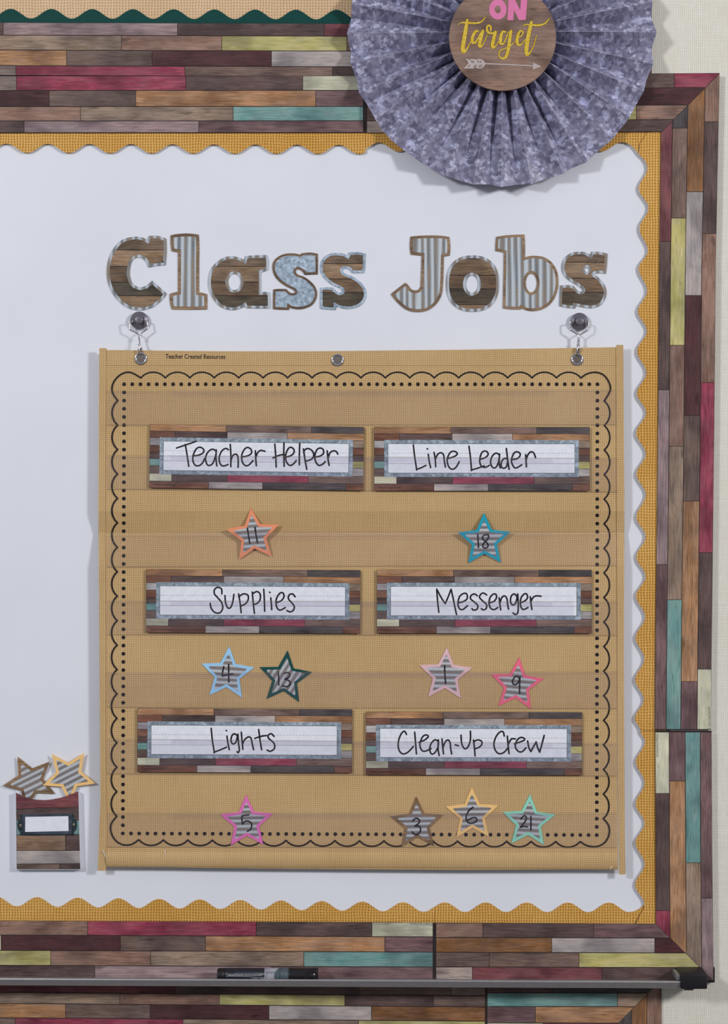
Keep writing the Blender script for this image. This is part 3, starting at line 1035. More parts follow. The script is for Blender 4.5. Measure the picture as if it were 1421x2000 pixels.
# black printed frame: dots and scallops
dots = []
for i in range(59):
    dots.append((242.3 + (1166.2 - 242.3) * i / 58, 750.5))
    dots.append((239.8 + (1164.8 - 239.8) * i / 58, 1627.8 + 3.2 * i / 58))
for i in range(1, 55):
    t = i / 55
    dots.append((242.3 - 2.5 * t, 750.5 + (1627.8 - 750.5) * t))
    dots.append((1166.2 - 1.4 * t, 750.5 + (1631 - 750.5) * t))
tag(face_only('printed_dots', [ellipse(x, y, 3.8, 3.8, 14) for x, y in dots], CH + 0.00015, MAT['print_black'], chart), kind='stuff')


def arc_pts(p, q, sag, n=9):
    """bulging arc to the left of p->q (px, y down)"""
    out = []
    dx, dy = q[0] - p[0], q[1] - p[1]
    L = math.hypot(dx, dy)
    nx, ny = dy / L, -dx / L
    R = (L * L / 4 + sag * sag) / (2 * sag)
    for i in range(n + 1):
        t = i / n - 0.5
        h = math.sqrt(max(0, R * R - (t * L) ** 2)) - (R - sag)
        out.append((p[0] + dx * (t + 0.5) + nx * h, p[1] + dy * (t + 0.5) + ny * h))
    return out


tc = [(275 + (1134 - 275) * i / 18, 738) for i in range(19)]
rc = [(1179.6 - 1.9 * i / 17, 783 + (1598.8 - 783) * i / 17) for i in range(18)]
bc = [(1132.5 - (1132.5 - 271) * i / 18, 1643.6 - 3.6 * i / 18) for i in range(19)]
lc = [(228 + 1.8 * i / 17, 1594 - (1594 - 782.4) * i / 17) for i in range(18)]
lines = []
for c in (tc, rc, bc, lc):
    for p, q in zip(c, c[1:]): lines.append(arc_pts(p, q, 11))
for p, q, mid in ((tc[-1], rc[0], [(1146, 730), (1162, 727), (1178, 732), (1189, 747), (1191, 763)]),
                  (rc[-1], bc[0], [(1188, 1612), (1189, 1630), (1180, 1646), (1164, 1653.5), (1146, 1651.5)]),
                  (bc[-1], lc[0], [(257, 1649), (241, 1650), (226, 1642), (217, 1626), (217, 1609)]),
                  (lc[-1], tc[0], [(220, 768), (219, 754), (226, 740), (240, 729), (256, 727.5)])):
    lines.append([p] + mid + [q])
strokes('printed_scallops', lines, 3.0, CH + 0.00015, MAT['print_black'], chart, n=3)
lettering('maker_name', 'Teacher Created Resources', 381.5, 696.2, 117, 9.2, 0.3, CH + 0.00015, MAT['print_black'], chart, 1.05, 0.018)
# clear pockets
PK = [((763.4, 830), (760.7, 829)), ((889, 955), (895, 960.5)), ((1040, 1107), (1038, 1104)), ((1173, 1239), (1175, 1241)),
      ((1313.5, 1381), (1312, 1383.5)), ((1443, 1511), (1452, 1515.5)), ((1588, 1654), (1587.4, 1655))]
PD = 0.0198
for k, ((la, lb_), (ra_, rb_)) in enumerate(PK):
    BEND = None if k == 2 else fold
    verts, faces = [], []
    prof = [(0.0, PD), (0.85, PD), (0.97, CH + 0.0016), (1.03, CH + 0.0006)]
    nx = 8
    for i in range(nx + 1):
        t = i / nx
        x = 208.5 + (1204 - 208.5) * t
        yt, yb = la + (ra_ - la) * t, lb_ + (rb_ - lb_) * t
        edge = 1 if 0 < i < nx else 0
        for f, d in prof:
            verts.append(W(x, yt + (yb - yt) * f, d if edge else CH + 0.0006 + (d - CH) * 0.2))
    m_ = len(prof)
    for i in range(nx):
        for j in range(m_ - 1):
            a = i * m_ + j
            faces.append((a, a + 1, a + m_ + 1, a + m_))
    pk = mk('clear_pocket', verts, faces, MAT['vinyl'], chart)
    face_only('pocket_rim', [[(334, la + 0.3), (1079, ra_ + 0.3), (1079, ra_ + 9.5), (334, la + 9.5)]], PD + 0.0003, MAT['vinyl'], pk)
    strokes('pocket_edge', [[(209, la + 0.2), (1203, ra_ + 0.2)]], 1.0, CH + 0.0022 if False else PD + 0.0004, MAT['vinyl_seam'], pk)
    face_only('pocket_weld', [[(209, lb_ - 0.7), (1203, rb_ - 0.7), (1203, rb_ + 0.7), (209, lb_ + 0.7)]], CH + 0.0022, MAT['vinyl_seam'], pk)
BEND = fold
# glints on the vinyl creases at the corners, highlights painted as pale strokes
strokes('crease_glint', [[(201, 1661), (206, 1672), (211, 1681)], [(1191, 1697), (1194, 1692)], [(322, 1662), (323, 1670)]], 1.6, CH + 0.0026, MAT['painted_glint'], chart)

# ------------------------------------------------------------------ name cards
CD = 0.0180
cs = 2.6315
HW = {}
HW['Teacher Helper'] = (180, 660, [
    [(433, 566), (480, 550), (533, 532)], [(478, 548), (487, 600), (496, 660)],
    [(516, 606), (545, 603), (570, 590), (572, 573), (555, 562), (535, 570), (520, 600), (517, 630), (530, 655), (552, 655), (568, 640), (577, 620)],
    [(636, 580), (615, 572), (592, 590), (582, 620), (590, 650), (605, 655), (622, 640), (635, 600)], [(637, 575), (636, 620), (640, 658)],
    [(700, 575), (685, 568), (665, 582), (652, 615), (658, 648), (675, 658), (698, 650)],
    [(709, 547), (712, 600), (712, 662)], [(713, 630), (722, 605), (738, 597), (748, 610), (750, 640), (749, 665)],
    [(768, 612), (800, 605), (818, 592), (815, 572), (797, 563), (780, 575), (768, 605), (772, 640), (790, 657), (808, 650), (826, 630)],
    [(838, 580), (840, 620), (843, 657)], [(842, 610), (850, 590), (865, 578), (888, 583)],
    [(938, 546), (942, 600), (945, 664)], [(985, 540), (984, 600), (986, 660)], [(928, 617), (955, 605), (985, 598)],
    [(995, 612), (1020, 605), (1036, 590), (1035, 572), (1020, 562), (1005, 572), (993, 605), (998, 638), (1015, 655), (1033, 648), (1048, 630)],
    [(1066, 541), (1064, 600), (1064, 652)], [(1085, 570), (1092, 620), (1102, 675)],
    [(1088, 580), (1105, 568), (1128, 578), (1138, 600), (1130, 620), (1110, 630), (1095, 632)],
    [(1145, 612), (1170, 607), (1188, 593), (1185, 572), (1168, 566), (1152, 578), (1143, 610), (1150, 640), (1165, 655), (1185, 648), (1197, 635)],
    [(1207, 580), (1211, 620), (1217, 655)], [(1212, 615), (1222, 590), (1240, 580), (1255, 585), (1261, 597)]])
HW['Line Leader'] = (700, 660, [
    [(281, 550), (288, 610), (298, 675), (298.5, 675), (320, 668), (346, 655)], [(358, 598), (362, 630), (370, 667)], [(352, 569), (354, 571)],
    [(387, 588), (393, 620), (396, 662)], [(394, 625), (405, 600), (422, 590), (436, 600), (440, 630), (446, 664)],
    [(455, 620), (485, 612), (505, 600), (503, 588), (485, 582), (468, 592), (455, 625), (462, 660), (480, 675), (500, 665), (517, 636)],
    [(567, 556), (575, 620), (580, 678), (580.5, 678), (610, 670), (646, 657)],
    [(622, 625), (650, 615), (665, 600), (660, 585), (643, 582), (630, 595), (622, 630), (630, 658), (650, 665), (672, 655)],
    [(722, 600), (705, 592), (685, 610), (678, 640), (688, 665), (705, 665), (718, 640), (724, 605)], [(724, 597), (722, 640), (727, 668)],
    [(765, 625), (752, 618), (735, 635), (733, 660), (745, 670), (760, 660), (766, 630)], [(759, 568), (765, 620), (773, 675)],
    [(785, 625), (810, 622), (828, 608), (828, 592), (810, 585), (795, 597), (785, 630), (795, 660), (810, 668), (838, 652)],
    [(858, 600), (860, 630), (862, 663)], [(861, 625), (870, 600), (885, 585), (900, 592), (909, 616)]])
HW['Supplies'] = (180, 970, [
    [(666, 500), (664, 475), (645, 466), (628, 478), (628, 500), (645, 520), (665, 545), (670, 575), (655, 597), (630, 595), (612, 575), (606, 548)],
    [(682, 508), (685, 545), (697, 572), (712, 568), (722, 540), (728, 502)], [(752, 500), (760, 550), (765, 597)],
    [(753, 515), (775, 500), (798, 505), (802, 525), (790, 548), (765, 562)], [(822, 490), (827, 545), (833, 600)],
    [(823, 500), (845, 488), (862, 500), (862, 530), (845, 550), (828, 553)], [(881, 476), (884, 530), (886, 589)],
    [(917, 520), (920, 550), (922, 581)], [(911, 491), (913, 493)],
    [(945, 545), (970, 535), (985, 515), (980, 495), (962, 498), (945, 530), (948, 568), (965, 583), (992, 570)],
    [(1042, 515), (1030, 500), (1012, 505), (1008, 525), (1025, 545), (1038, 565), (1032, 585), (1015, 592), (1000, 585)]])
HW['Messenger'] = (700, 970, [
    [(412, 594), (406, 540), (401, 475)], [(401, 475), (425, 520), (445, 550)], [(445, 550), (460, 515), (475, 476)], [(475, 476), (485, 520), (495, 570), (503, 606)],
    [(512, 545), (535, 540), (557, 525), (555, 500), (538, 498), (518, 515), (510, 550), (518, 575), (535, 580), (560, 560)],
    [(610, 510), (595, 500), (578, 508), (575, 525), (595, 542), (612, 560), (608, 578), (590, 583), (582, 575)],
    [(658, 505), (640, 495), (625, 505), (622, 520), (640, 538), (657, 555), (655, 575), (640, 582), (630, 575)],
    [(672, 545), (695, 538), (708, 520), (705, 502), (690, 502), (675, 520), (670, 550), (680, 575), (697, 580), (715, 570)],
    [(722, 520), (725, 550), (730, 582)], [(727, 545), (735, 520), (750, 510), (762, 525), (765, 550), (770, 578)],
    [(815, 515), (800, 500), (785, 510), (780, 535), (788, 555), (805, 550), (815, 515)], [(817, 500), (820, 550), (818, 595), (805, 605), (793, 598)],
    [(832, 545), (855, 535), (868, 518), (862, 500), (848, 502), (833, 525), (832, 560), (845, 580), (870, 570)],
    [(882, 515), (885, 545), (890, 580)], [(885, 540), (895, 520), (912, 510), (937, 512)]])
HW['Lights'] = (180, 1240, [
    [(611, 480), (617, 540), (627, 602), (627.5, 602), (655, 592), (690, 577)], [(692, 520), (697, 555), (704, 590)], [(688, 491), (690, 493)],
    [(745, 518), (730, 508), (717, 520), (713, 545), (722, 560), (738, 552), (746, 520)], [(748, 510), (752, 560), (756, 590), (750, 605), (744, 600)],
    [(766, 500), (770, 550), (774, 588)], [(773, 560), (782, 540), (800, 525), (815, 530), (822, 560), (829, 590)],
    [(855, 486), (862, 540), (870, 590)], [(835, 532), (865, 522), (895, 517)],
    [(934, 522), (920, 508), (905, 515), (905, 530), (922, 545), (936, 562), (935, 585), (915, 598), (898, 592)]])
HW['Clean-Up Crew'] = (700, 1240, [
    [(246, 512), (235, 495), (218, 510), (205, 545), (205, 585), (222, 610), (245, 608), (265, 592), (281, 573)], [(288, 500), (292, 550), (297, 612)],
    [(310, 552), (340, 540), (358, 522), (345, 514), (328, 525), (315, 560), (322, 590), (340, 598), (372, 585)],
    [(408, 545), (390, 540), (372, 560), (365, 590), (375, 612), (392, 605), (408, 575), (410, 545)], [(410, 540), (408, 585), (414, 620)],
    [(428, 535), (432, 575), (436, 612)], [(433, 580), (445, 550), (460, 540), (470, 555), (473, 585), (478, 612)], [(496, 565), (504, 567), (513, 570)],
    [(526, 515), (530, 560), (545, 585), (562, 575), (574, 540), (574, 495)], [(590, 540), (595, 580), (598, 622)],
    [(590, 550), (610, 540), (630, 545), (633, 562), (618, 578), (598, 585)],
    [(748, 520), (742, 498), (725, 500), (705, 525), (695, 560), (702, 592), (720, 610), (745, 605), (768, 580)],
    [(764, 520), (768, 570), (773, 610)], [(770, 560), (785, 535), (805, 535)],
    [(800, 560), (830, 550), (852, 540), (848, 530), (830, 528), (812, 545), (805, 575), (820, 598), (840, 600), (860, 580)],
    [(868, 545), (875, 580), (885, 600)], [(885, 600), (898, 575), (912, 550)], [(912, 550), (920, 580), (930, 603)], [(930, 603), (942, 560), (953, 517)]])
CARDS = [('Teacher Helper', 292.9, 828.3, 418, 124.5, 0.0137), ('Line Leader', 730.4, 833.6, 421, 125, 0.001), ('Supplies', 285.6, 1111.4, 418, 124, 0.0052),
         ('Messenger', 735.7, 1112.5, 419.5, 124.5, 0.001), ('Lights', 268.5, 1383.3, 419, 124.5, 0.0046), ('Clean-Up Crew', 714.4, 1390.1, 422, 123.5, 0.002)]
CARD_ROWS = [
    (0, 13.2, [0, ('orange', 148.6), ('brown', 315), ('char', 418)]),
    (13.2, 26.8, [0, ('rust', 48.6), ('dbrown', 151), ('lgrey', 268), ('orange', 418)]),
    (26.8, 40.8, [0, ('cardlight', 22)]), (40.8, 54.8, [0, ('rust', 22)]), (54.8, 67, [0, ('dbrown', 22)]), (67, 80.4, [0, ('teal', 22)]), (80.4, 96, [0, ('dgrain', 22)]),
    (26.8, 40.8, [395, ('tan', 418)]), (40.8, 54.8, [395, ('rust', 418)]), (54.8, 67, [395, ('dbrown', 418)]), (67, 81, [395, ('yellow', 418)]), (81, 96, [395, ('cardgrey', 418)]),
    (96, 110.6, [0, ('pale', 43.5), ('dbrown', 152), ('crimson', 310), ('brown', 418)]),
    (110.6, 124, [0, ('rust', 116), ('lgrey', 221), ('char', 384), ('rust', 418)])]
for title, cx, cy, cw, chh, sl in CARDS:
    f = lambda u, v, cx=cx, cy=cy, cw=cw, chh=chh, sl=sl: (cx + u * cw / 418 - v * sl * chh / 124, cy + v * chh / 124 + u * cw / 418 * sl)
    q = lambda a, b_, c, d_: [f(a, b_), f(c, b_), f(c, d_), f(a, d_)]
    card = plate('name_card', q(0, 0, 418, 124), CD, 0.0004, MAT['plank_gap'])
    tag(card, 'wood print name card with the handwritten words ' + title, 'name card', 'job name cards in the chart')
    for a, b_, lst in CARD_ROWS:
        x = lst[0]
        for key, x2 in lst[1:]:
            plate('plank', q(x + 0.4, a + 0.4, x2 - 0.4, b_ - 0.4), CD + 0.0002, 0.0003, MAT[key], card, rnd_uv())
            x = x2
    plate('zinc_frame', q(19.5, 25.5, 396.5, 97), CD + 0.0004, 0.0003, MAT['galv_dark'], card, rnd_uv())
    face_only('frame_line', [q(26.3, 32.3, 389.2, 90)], CD + 0.00045, MAT['slate'], card)
    pan = plate('writing_panel', q(27.2, 33.2, 388.3, 89.1), CD + 0.0005, 0.0002, MAT['white_card'], card)
    dash = []
    u = 28
    while u < 384:
        dash.append(q(u, 50.6, u + 3.4, 51.4)); u += 6.1
    tag(face_only('dashed_rule', dash, CD + 0.00055, MAT['rule'], pan), kind='stuff')
    face_only('solid_rule', [q(27.2, 70.6, 388.3, 71.4)], CD + 0.00055, MAT['rule'], pan)
    ox, oy, ln = HW[title]
    strokes('handwriting', [tr(l, ox, oy, cs) for l in ln], 3.1, CD + 0.0006, MAT['ink'], card)
    p = f(30, 117.5)
    lettering('copyright_line', '© Teacher Created Resources', p[0], p[1], 44, 4.2, 0.2, CD + 0.0003, MAT['plank_gap'], card)

# ------------------------------------------------------------------ stars
BEND = None
def star_pts(cx, cy, R, rot, ratio=0.47, rnd=0.0):
    out = []
    for i in range(10):
        a = math.radians(rot - 90 + 36 * i)
        r = R if i % 2 == 0 else R * ratio
        out.append((cx + r * math.cos(a), cy + r * math.sin(a)))
    if rnd:
        res = []
        for i, p in enumerate(out):
            if i % 2: res.append(p); continue
            a, c = out[i - 1], out[(i + 1) % 10]
            for q in (a, c):
                L = math.hypot(q[0] - p[0], q[1] - p[1])
                res.append((p[0] + (q[0] - p[0]) * rnd / L, p[1] + (q[1] - p[1]) * rnd / L))
        out = res
    return out


def star(cx, cy, rot, mat, label, group, stripe=0.0, number=None, d=0.0151, uvrim=None):
    root = plate('star_cutout', star_pts(cx, cy, 54.3, rot), d, 0.0005, mat, None, uvrim)
    tag(root, label, 'star', group)
    plate('metal_center', star_pts(cx, cy, 40.5, rot, 0.475, 2.2), d + 0.0002, 0.0002, MAT['corr_star'], root,
          uv_frame(math.radians(90 + stripe), (random.uniform(0, 9), random.uniform(0, 9))))
    if number:
        strokes('handwritten_number', number, 3.0, d + 0.0003, MAT['ink'], root)
    return root


def num(ox, oy, ln):
    return [tr(l, ox, oy, cs) for l in ln]


SG = 'numbered stars in the chart pockets'
SC = {k: plain('card_' + k, h, 0.55) for k, h in dict(coral='e58f6a', turquoise='0f9bb5', skyblue='9ac8ee', deepteal='0a4644', dustypink='dbb4bb',
                                                    salmon='ec6a88', orchid='e072b8', apricot='eec07e', mint='8ed3bd').items()}
star(494.6, 1045.7, -5.2, SC['coral'], 'coral edged star numbered 11 below Teacher Helper', SG, 4, num(180, 970, [[(797, 163), (803, 200), (809, 240)], [(836, 158), (842, 200), (849, 237)]]), 0.0153)
star(945.4, 1055.7, -0.7, SC['turquoise'], 'turquoise edged star numbered 18 below Line Leader', SG, 0, num(700, 970, [[(612, 193), (614, 230), (616, 262)],
     [(666, 195), (645, 198), (635, 212), (645, 225), (660, 238), (665, 255), (650, 265), (638, 255), (642, 240), (660, 222), (668, 205), (664, 195)]]), 0.0153)
star(443.6, 1316.5, 4.1, SC['skyblue'], 'sky blue edged star numbered 4 below Supplies', SG, -3, num(180, 1240, [[(676, 163), (670, 190), (668, 212)], [(668, 212), (690, 207), (722, 200)], [(701, 152), (701, 200), (702, 243)]]))
star(556.3, 1324.4, 5.5, SC['deepteal'], 'dark teal edged star numbered 13 below Supplies', SG, 58, num(180, 1240, [[(955, 190), (958, 225), (958, 258)],
     [(985, 198), (1005, 193), (1015, 205), (1008, 220), (990, 228), (1010, 235), (1018, 252), (1002, 266), (978, 262)]]))
star(869.6, 1318.4, 2.6, SC['dustypink'], 'dusty pink edged star numbered 1 below Messenger', SG, -1, num(700, 1240, [[(442, 158), (443, 200), (447, 250)]]))
star(1008.6, 1337.9, 5.0, SC['salmon'], 'bright salmon pink edged star numbered 9 below Messenger', SG, -5, num(700, 1240, [[(828, 230), (815, 212), (800, 220), (790, 240), (798, 255), (815, 250), (828, 228)],
     [(829, 215), (827, 260), (827, 301)]]))
star(481.5, 1606.6, -1.0, SC['orchid'], 'orchid pink edged star numbered 5 below Lights', SG, 1, num(180, 1500, [[(805, 241), (785, 243), (768, 247)], [(768, 247), (769, 268), (772, 288)],
     [(772, 288), (785, 274), (803, 273), (819, 288), (814, 314), (797, 325)]]))
star(814.0, 1609.7, -1.6, MAT['starwood'], 'brown wood print edged star numbered 3 below Clean-Up Crew', SG, 1, num(700, 1500, [[(277, 272), (295, 258), (312, 268), (308, 285), (290, 298), (312, 300), (318, 320), (305, 340), (285, 340), (276, 328)]]))
star(921.9, 1591.0, -1.0, SC['apricot'], 'apricot edged star numbered 6 below Clean-Up Crew', SG, 1, num(700, 1500, [[(588, 202), (570, 215), (555, 240), (553, 265), (565, 282), (590, 282), (607, 270), (600, 255), (580, 258), (560, 268)]]))
star(1032.0, 1605.1, 2.8, SC['mint'], 'mint green edged star numbered 21 below Clean-Up Crew', SG, -3, num(700, 1500, [[(833, 262), (850, 245), (862, 255), (855, 275), (830, 305)], [(830, 305), (850, 300), (868, 303)], [(885, 248), (885, 318)]]))

# ------------------------------------------------------------------ library pocket with two spare stars
ps = 5.465
PQ = lambda p: tr(p, 0, 1440, ps)
LP = 0.0095
back = plate('library_pocket', PQ([(165, 575), (330, 390), (680, 385), (842, 540), (858, 1409), (177, 1409)]), 0.0016, 0.0012, MAT['white_card'])
tag(back, 'small wood print card pocket holding two stars, beside the chart', 'card pocket')
curve = smooth_open(PQ([(170, 590), (250, 632), (350, 660), (480, 670), (600, 655), (720, 622), (835, 578)]), 5)
fr = plate('front_panel', curve + PQ([(857, 1409), (177, 1409)]), LP, 0.0005, MAT['plank_gap'], back)
# folded sides and base join front and back
for a, b_ in (((170, 590), (177, 1409)), ((835, 578), (857, 1409))):
    (x1, y1), (x2, y2) = PQ([a])[0], PQ([b_])[0]
    v = [W(x1, y1, LP), W(x2, y2, LP), W(x2, y2, 0.001), W(x1, y1, 0.001)]
    v += [(p[0] + 0.0004, p[1], p[2]) for p in v]
    mk('side_fold', v, [(0, 1, 2, 3), (7, 6, 5, 4), (0, 4, 5, 1), (1, 5, 6, 2), (2, 6, 7, 3), (3, 7, 4, 0)], MAT['white_card'], back)
(x1, y1), (x2, y2) = PQ([(177, 1409)])[0], PQ([(857, 1409)])[0]
v = [W(x1, y1, LP), W(x2, y2, LP), W(x2, y2, 0.001), W(x1, y1, 0.001)]
v += [(p[0], p[1], p[2] - 0.0004) for p in v]
mk('base_fold', v, [(3, 2, 1, 0), (4, 5, 6, 7), (0, 1, 5, 4), (1, 2, 6, 5), (2, 3, 7, 6), (3, 0, 4, 7)], MAT['white_card'], back)
g = 3
plate('plank', curve + PQ([(840, 742), (650, 752), (420, 750), (176, 765)]), LP + 0.0002, 0.0002, MAT['redmar'], fr, rnd_uv())
for key, poly in (('dbrown', [(176, 771), (420, 756), (650, 758), (840, 748), (842, 885), (178, 885)]), ('teal', [(178, 890), (843, 890), (845, 1036), (178, 1040)]),
                  ('pocketbrown', [(178, 1047), (695, 1047), (698, 1205), (178, 1205)]), ('dbrown', [(704, 1047), (846, 1044), (850, 1205), (705, 1205)]),
                  ('lgrey', [(178, 1212), (851, 1212), (855, 1345), (178, 1349)]), ('dgrain', [(178, 1356), (632, 1353), (633, 1404), (180, 1404)]),
                  ('dbrown', [(639, 1353), (855, 1351), (856, 1404), (640, 1404)])):
    plate('plank', PQ(poly), LP + 0.0002, 0.0002, MAT[key], fr, rnd_uv())
plate('label_holder', contour(PQ([(215, 822, 1), (785, 815, 1), (792, 855), (818, 890), (822, 935), (812, 985), (790, 1010), (790, 1048, 1), (212, 1050, 1), (215, 1010),
                                  (195, 985), (187, 935), (197, 885), (218, 860)])), LP + 0.0006, 0.0003, MAT['teal_metal'], back, rnd_uv())
plate('label_bezel', PQ([(240, 822), (765, 816), (766, 1032), (241, 1036)]), LP + 0.0009, 0.0003, MAT['blue_metal'], back, rnd_uv())
plate('blank_label', PQ([(270, 850), (728, 842), (732, 1000), (268, 1010)]), LP + 0.0011, 0.0002, MAT['white_card'], back)
for sx, sy in ((218, 938), (787, 930)):
    plate('screw', ellipse(sx / ps, 1440 + sy / ps, 2.4, 2.4, 14), LP + 0.0009, 0.0003, MAT['screw'], back)
star(58.9, 1526.0, -27.4, MAT['starwood'], 'blank wood print edged star tucked in the card pocket', 'spare stars', 26, None, 0.0045, rnd_uv())
star(134.3, 1515.4, -38.1, SC['apricot'], 'blank apricot edged star tucked in the card pocket', 'spare stars', 27, None, 0.0062)

# ------------------------------------------------------------------ magnetic hooks
def hook(mx, my, left, right, collar, prong, loop, scale_o, label):
    ox, oy = scale_o
    hs = 14.21
    P3 = lambda p, d: W(ox + p[0] / hs, oy + p[1] / hs, d)
    c = W(mx, my, 0.0)
    k = S
    root = lathe_y('magnetic_hook', c[0], c[2], [(16.5 * k, 0.0), (17.2 * k, 0.0006), (17.2 * k, 0.0062), (16.4 * k, 0.0070), (11.4 * k, 0.0071), (11.0 * k, 0.0076), (10.6 * k, 0.0073), (9.2 * k, 0.0074)], MAT['magnet'], None)
    tag(root, label, 'hook', 'magnetic hooks')
    lathe_y('swivel_knob', c[0], c[2], [(8.4 * k, 0.0070), (8.6 * k, 0.0110), (8.2 * k, 0.0122), (6.0 * k, 0.0128), (2 * k, 0.0129)], MAT['magnet'], root)
    r = 0.00085
    tube('wire_bail', [P3(left[0], 0.0095)] + [P3(p, 0.0125) for p in left[1:]], r, MAT['chrome'], root, n=4)
    tube('wire_bail', [P3(right[0], 0.0095)] + [P3(p, 0.0125) for p in right[1:]], r, MAT['chrome'], root, n=4)
    tube('swivel_collar', [P3(p, 0.0125) for p in collar], 0.0021, MAT['chrome'], root, n=2)
    tube('hook_wire', [P3(p, 0.0125 + 0.0045 * i / (len(prong) - 1)) for i, p in enumerate(prong)], 0.0011, MAT['chrome'], root)
    q = loop
    tube('snap_loop', [P3(q[0], 0.0175), P3(q[1], 0.0185), P3(q[2], 0.0190), P3(q[3], 0.0178), P3(q[4], 0.0120), P3(q[5], 0.0100)], 0.0012, MAT['chrome'], root)
    q2 = loop[6:]
    tube('snap_loop', [P3(q2[0], 0.0175), P3(q2[1], 0.0185), P3(q2[2], 0.0178), P3(q2[3], 0.0110)], 0.0012, MAT['chrome'], root)
    return root


hook(272.6, 626.4, [(470, 385), (400, 392), (335, 390), (312, 425), (320, 520), (328, 605), (365, 645), (520, 718), (570, 770), (590, 850)],
     [(700, 350), (750, 356), (795, 365), (812, 470), (836, 575), (810, 612), (720, 675), (645, 735), (625, 785), (622, 850)],
     [(600, 800), (604, 830), (608, 860)], [(590, 860), (602, 950), (612, 1040), (640, 1100), (672, 1170)],
     [(600, 1045), (566, 1048), (575, 1150), (592, 1280), (610, 1330), (620, 1340), (608, 1045), (624, 1070), (640, 1180), (648, 1320)], (230, 600),
     'magnetic swivel hook holding the chart under the letter C')
hook(1130.1, 628.9, [(590, 400), (540, 398), (485, 405), (470, 440), (472, 540), (472, 615), (505, 655), (640, 738), (678, 790), (688, 970)],
     [(850, 410), (900, 412), (952, 422), (975, 455), (968, 540), (958, 628), (925, 660), (770, 752), (725, 800), (715, 970)],
     [(696, 960), (692, 1020), (690, 1085)], [(690, 1070), (690, 1100), (688, 1130)],
     [(690, 1085), (668, 1095), (664, 1180), (658, 1290), (665, 1350), (680, 1360), (690, 1085), (714, 1100), (712, 1200), (705, 1350)], (1080, 600),
     'magnetic swivel hook holding the chart under the last letter of Jobs')

# ------------------------------------------------------------------ marker tray and marker
tray_slope = 6.0 / 1328
TRD = 0.0445


def tray_z(px):
    return W(px, 1910.5 + tray_slope * px, TRD)[2]


prof = [(0.0062, -0.0075), (0.0405, -0.0075), (0.0412, -0.0010), (0.0418, 0.0), (0.0441, -0.0003), (0.0447, -0.0018), (0.0412, -0.0098), (0.0405, -0.0106), (0.0395, -0.0106), (0.0385, -0.0096), (0.0062, -0.0100)]
verts, faces = [], []
for px in (XL, 1334):
    zx = tray_z(px); xx = W(px, 1000, TRD)[0]
    for d, z in prof: verts.append((xx, -d - 0.0, zx + z))
n = len(prof)
for i in range(n):
    j = (i + 1) % n
    faces.append((i, j, j + n, i + n))
faces.append(tuple(reversed(range(n)))); faces.append(tuple(range(n, 2 * n)))
tray = mk('marker_tray', verts, faces, MAT['alu'])
tag(tray, 'long aluminium marker tray with a black end cap under the white board', 'tray')
ca, cb = W(1329, 1902, 0.048), W(1381, 1932.5, 0.048)
box_w('end_cap', ca[0], cb[0], -0.048, -0.0066, cb[2], ca[2], MAT['black_plastic'], tray, 0.0024)
ca, cb = W(1336, 1930, 0.045), W(1354, 1934.5, 0.045)
box_w('cap_clip', ca[0], cb[0], -0.045, -0.020, cb[2], ca[2], MAT['black_plastic'], tray, 0.0008)
ca, cb = W(1320, 1903.5, 0.040), W(1331, 1915, 0.040)
box_w('cap_collar', ca[0], cb[0], -0.040, -0.0066, cb[2], ca[2], MAT['alu'], tray, 0.0008)

MR = 0.0097
MD = 0.0300


def mz(px): return tray_z(px) - 0.0075 + MR + 0.0001


def barrel(name, secs, mat, parent=None, cut=None, seg=32):
    """marker body section: (px, radius) revolved about the marker's own axis"""
    verts, faces = [], []
    for px, r in secs:
        x = W(px, 1000, MD)[0]
        for k in range(seg):
            a = 2 * math.pi * k / seg
            dx = cut(a) if (cut and px == secs[-1][0]) else 0
            verts.append((x + dx, -MD - r * math.cos(a), mz(px) + r * math.sin(a)))
    for i in range(len(secs) - 1):
        for k in range(seg):
            a, b_ = i * seg + k, i * seg + (k + 1) % seg
            faces.append((a, a + seg, b_ + seg, b_))
    faces.append(tuple(range(seg)))
    faces.append(tuple(reversed(range((len(secs) - 1) * seg, len(secs) * seg))))
    o = mk(name, verts, faces, mat, parent)
    for p in o.data.polygons: p.use_smooth = len(p.vertices) == 4
    return o


mk_root = barrel('dry_erase_marker', [(440, MR * 0.94), (441, MR * 0.97), (566, MR * 0.99)], MAT['navy_print'])
tag(mk_root, 'black dry erase marker lying on the aluminium tray', 'marker')
barrel('end_plug', [(424.5, MR * 0.80), (425.5, MR * 0.90), (428, MR * 0.93), (441, MR * 0.95)], MAT['black_plastic'], mk_root)
barrel('silver_band', [(516.5, MR * 0.995), (544, MR * 1.0)], MAT['silver_print'], mk_root)
barrel('slate_band', [(544, MR * 1.0), (564, MR * 1.003)], MAT['slate'], mk_root, None)
# curved front edge of the slate band
vv, ff = [], []
for i in range(13):
    a = -0.9 + 2.3 * i / 12
    w = 6.5 * math.sin(math.pi * i / 12) ** 1.5 + 4 * (1 - i / 12)
    for px in (544 - w, 545):
        vv.append((W(px, 1000, MD)[0], -MD - MR * 1.004 * math.cos(a), mz(px) + MR * 1.004 * math.sin(a)))
for i in range(12): ff.append((2 * i, 2 * i + 1, 2 * i + 3, 2 * i + 2))
mk('slate_swoosh', vv, ff, MAT['slate'], mk_root)
cap = barrel('cap', [(564, MR * 1.02), (566, MR * 1.04), (596, MR * 1.02), (606, MR * 1.04), (621, MR * 1.06)], MAT['black_gloss'], mk_root, lambda a: -0.012 * max(0, math.sin(a + 0.1) * 0.1) if False else 0)
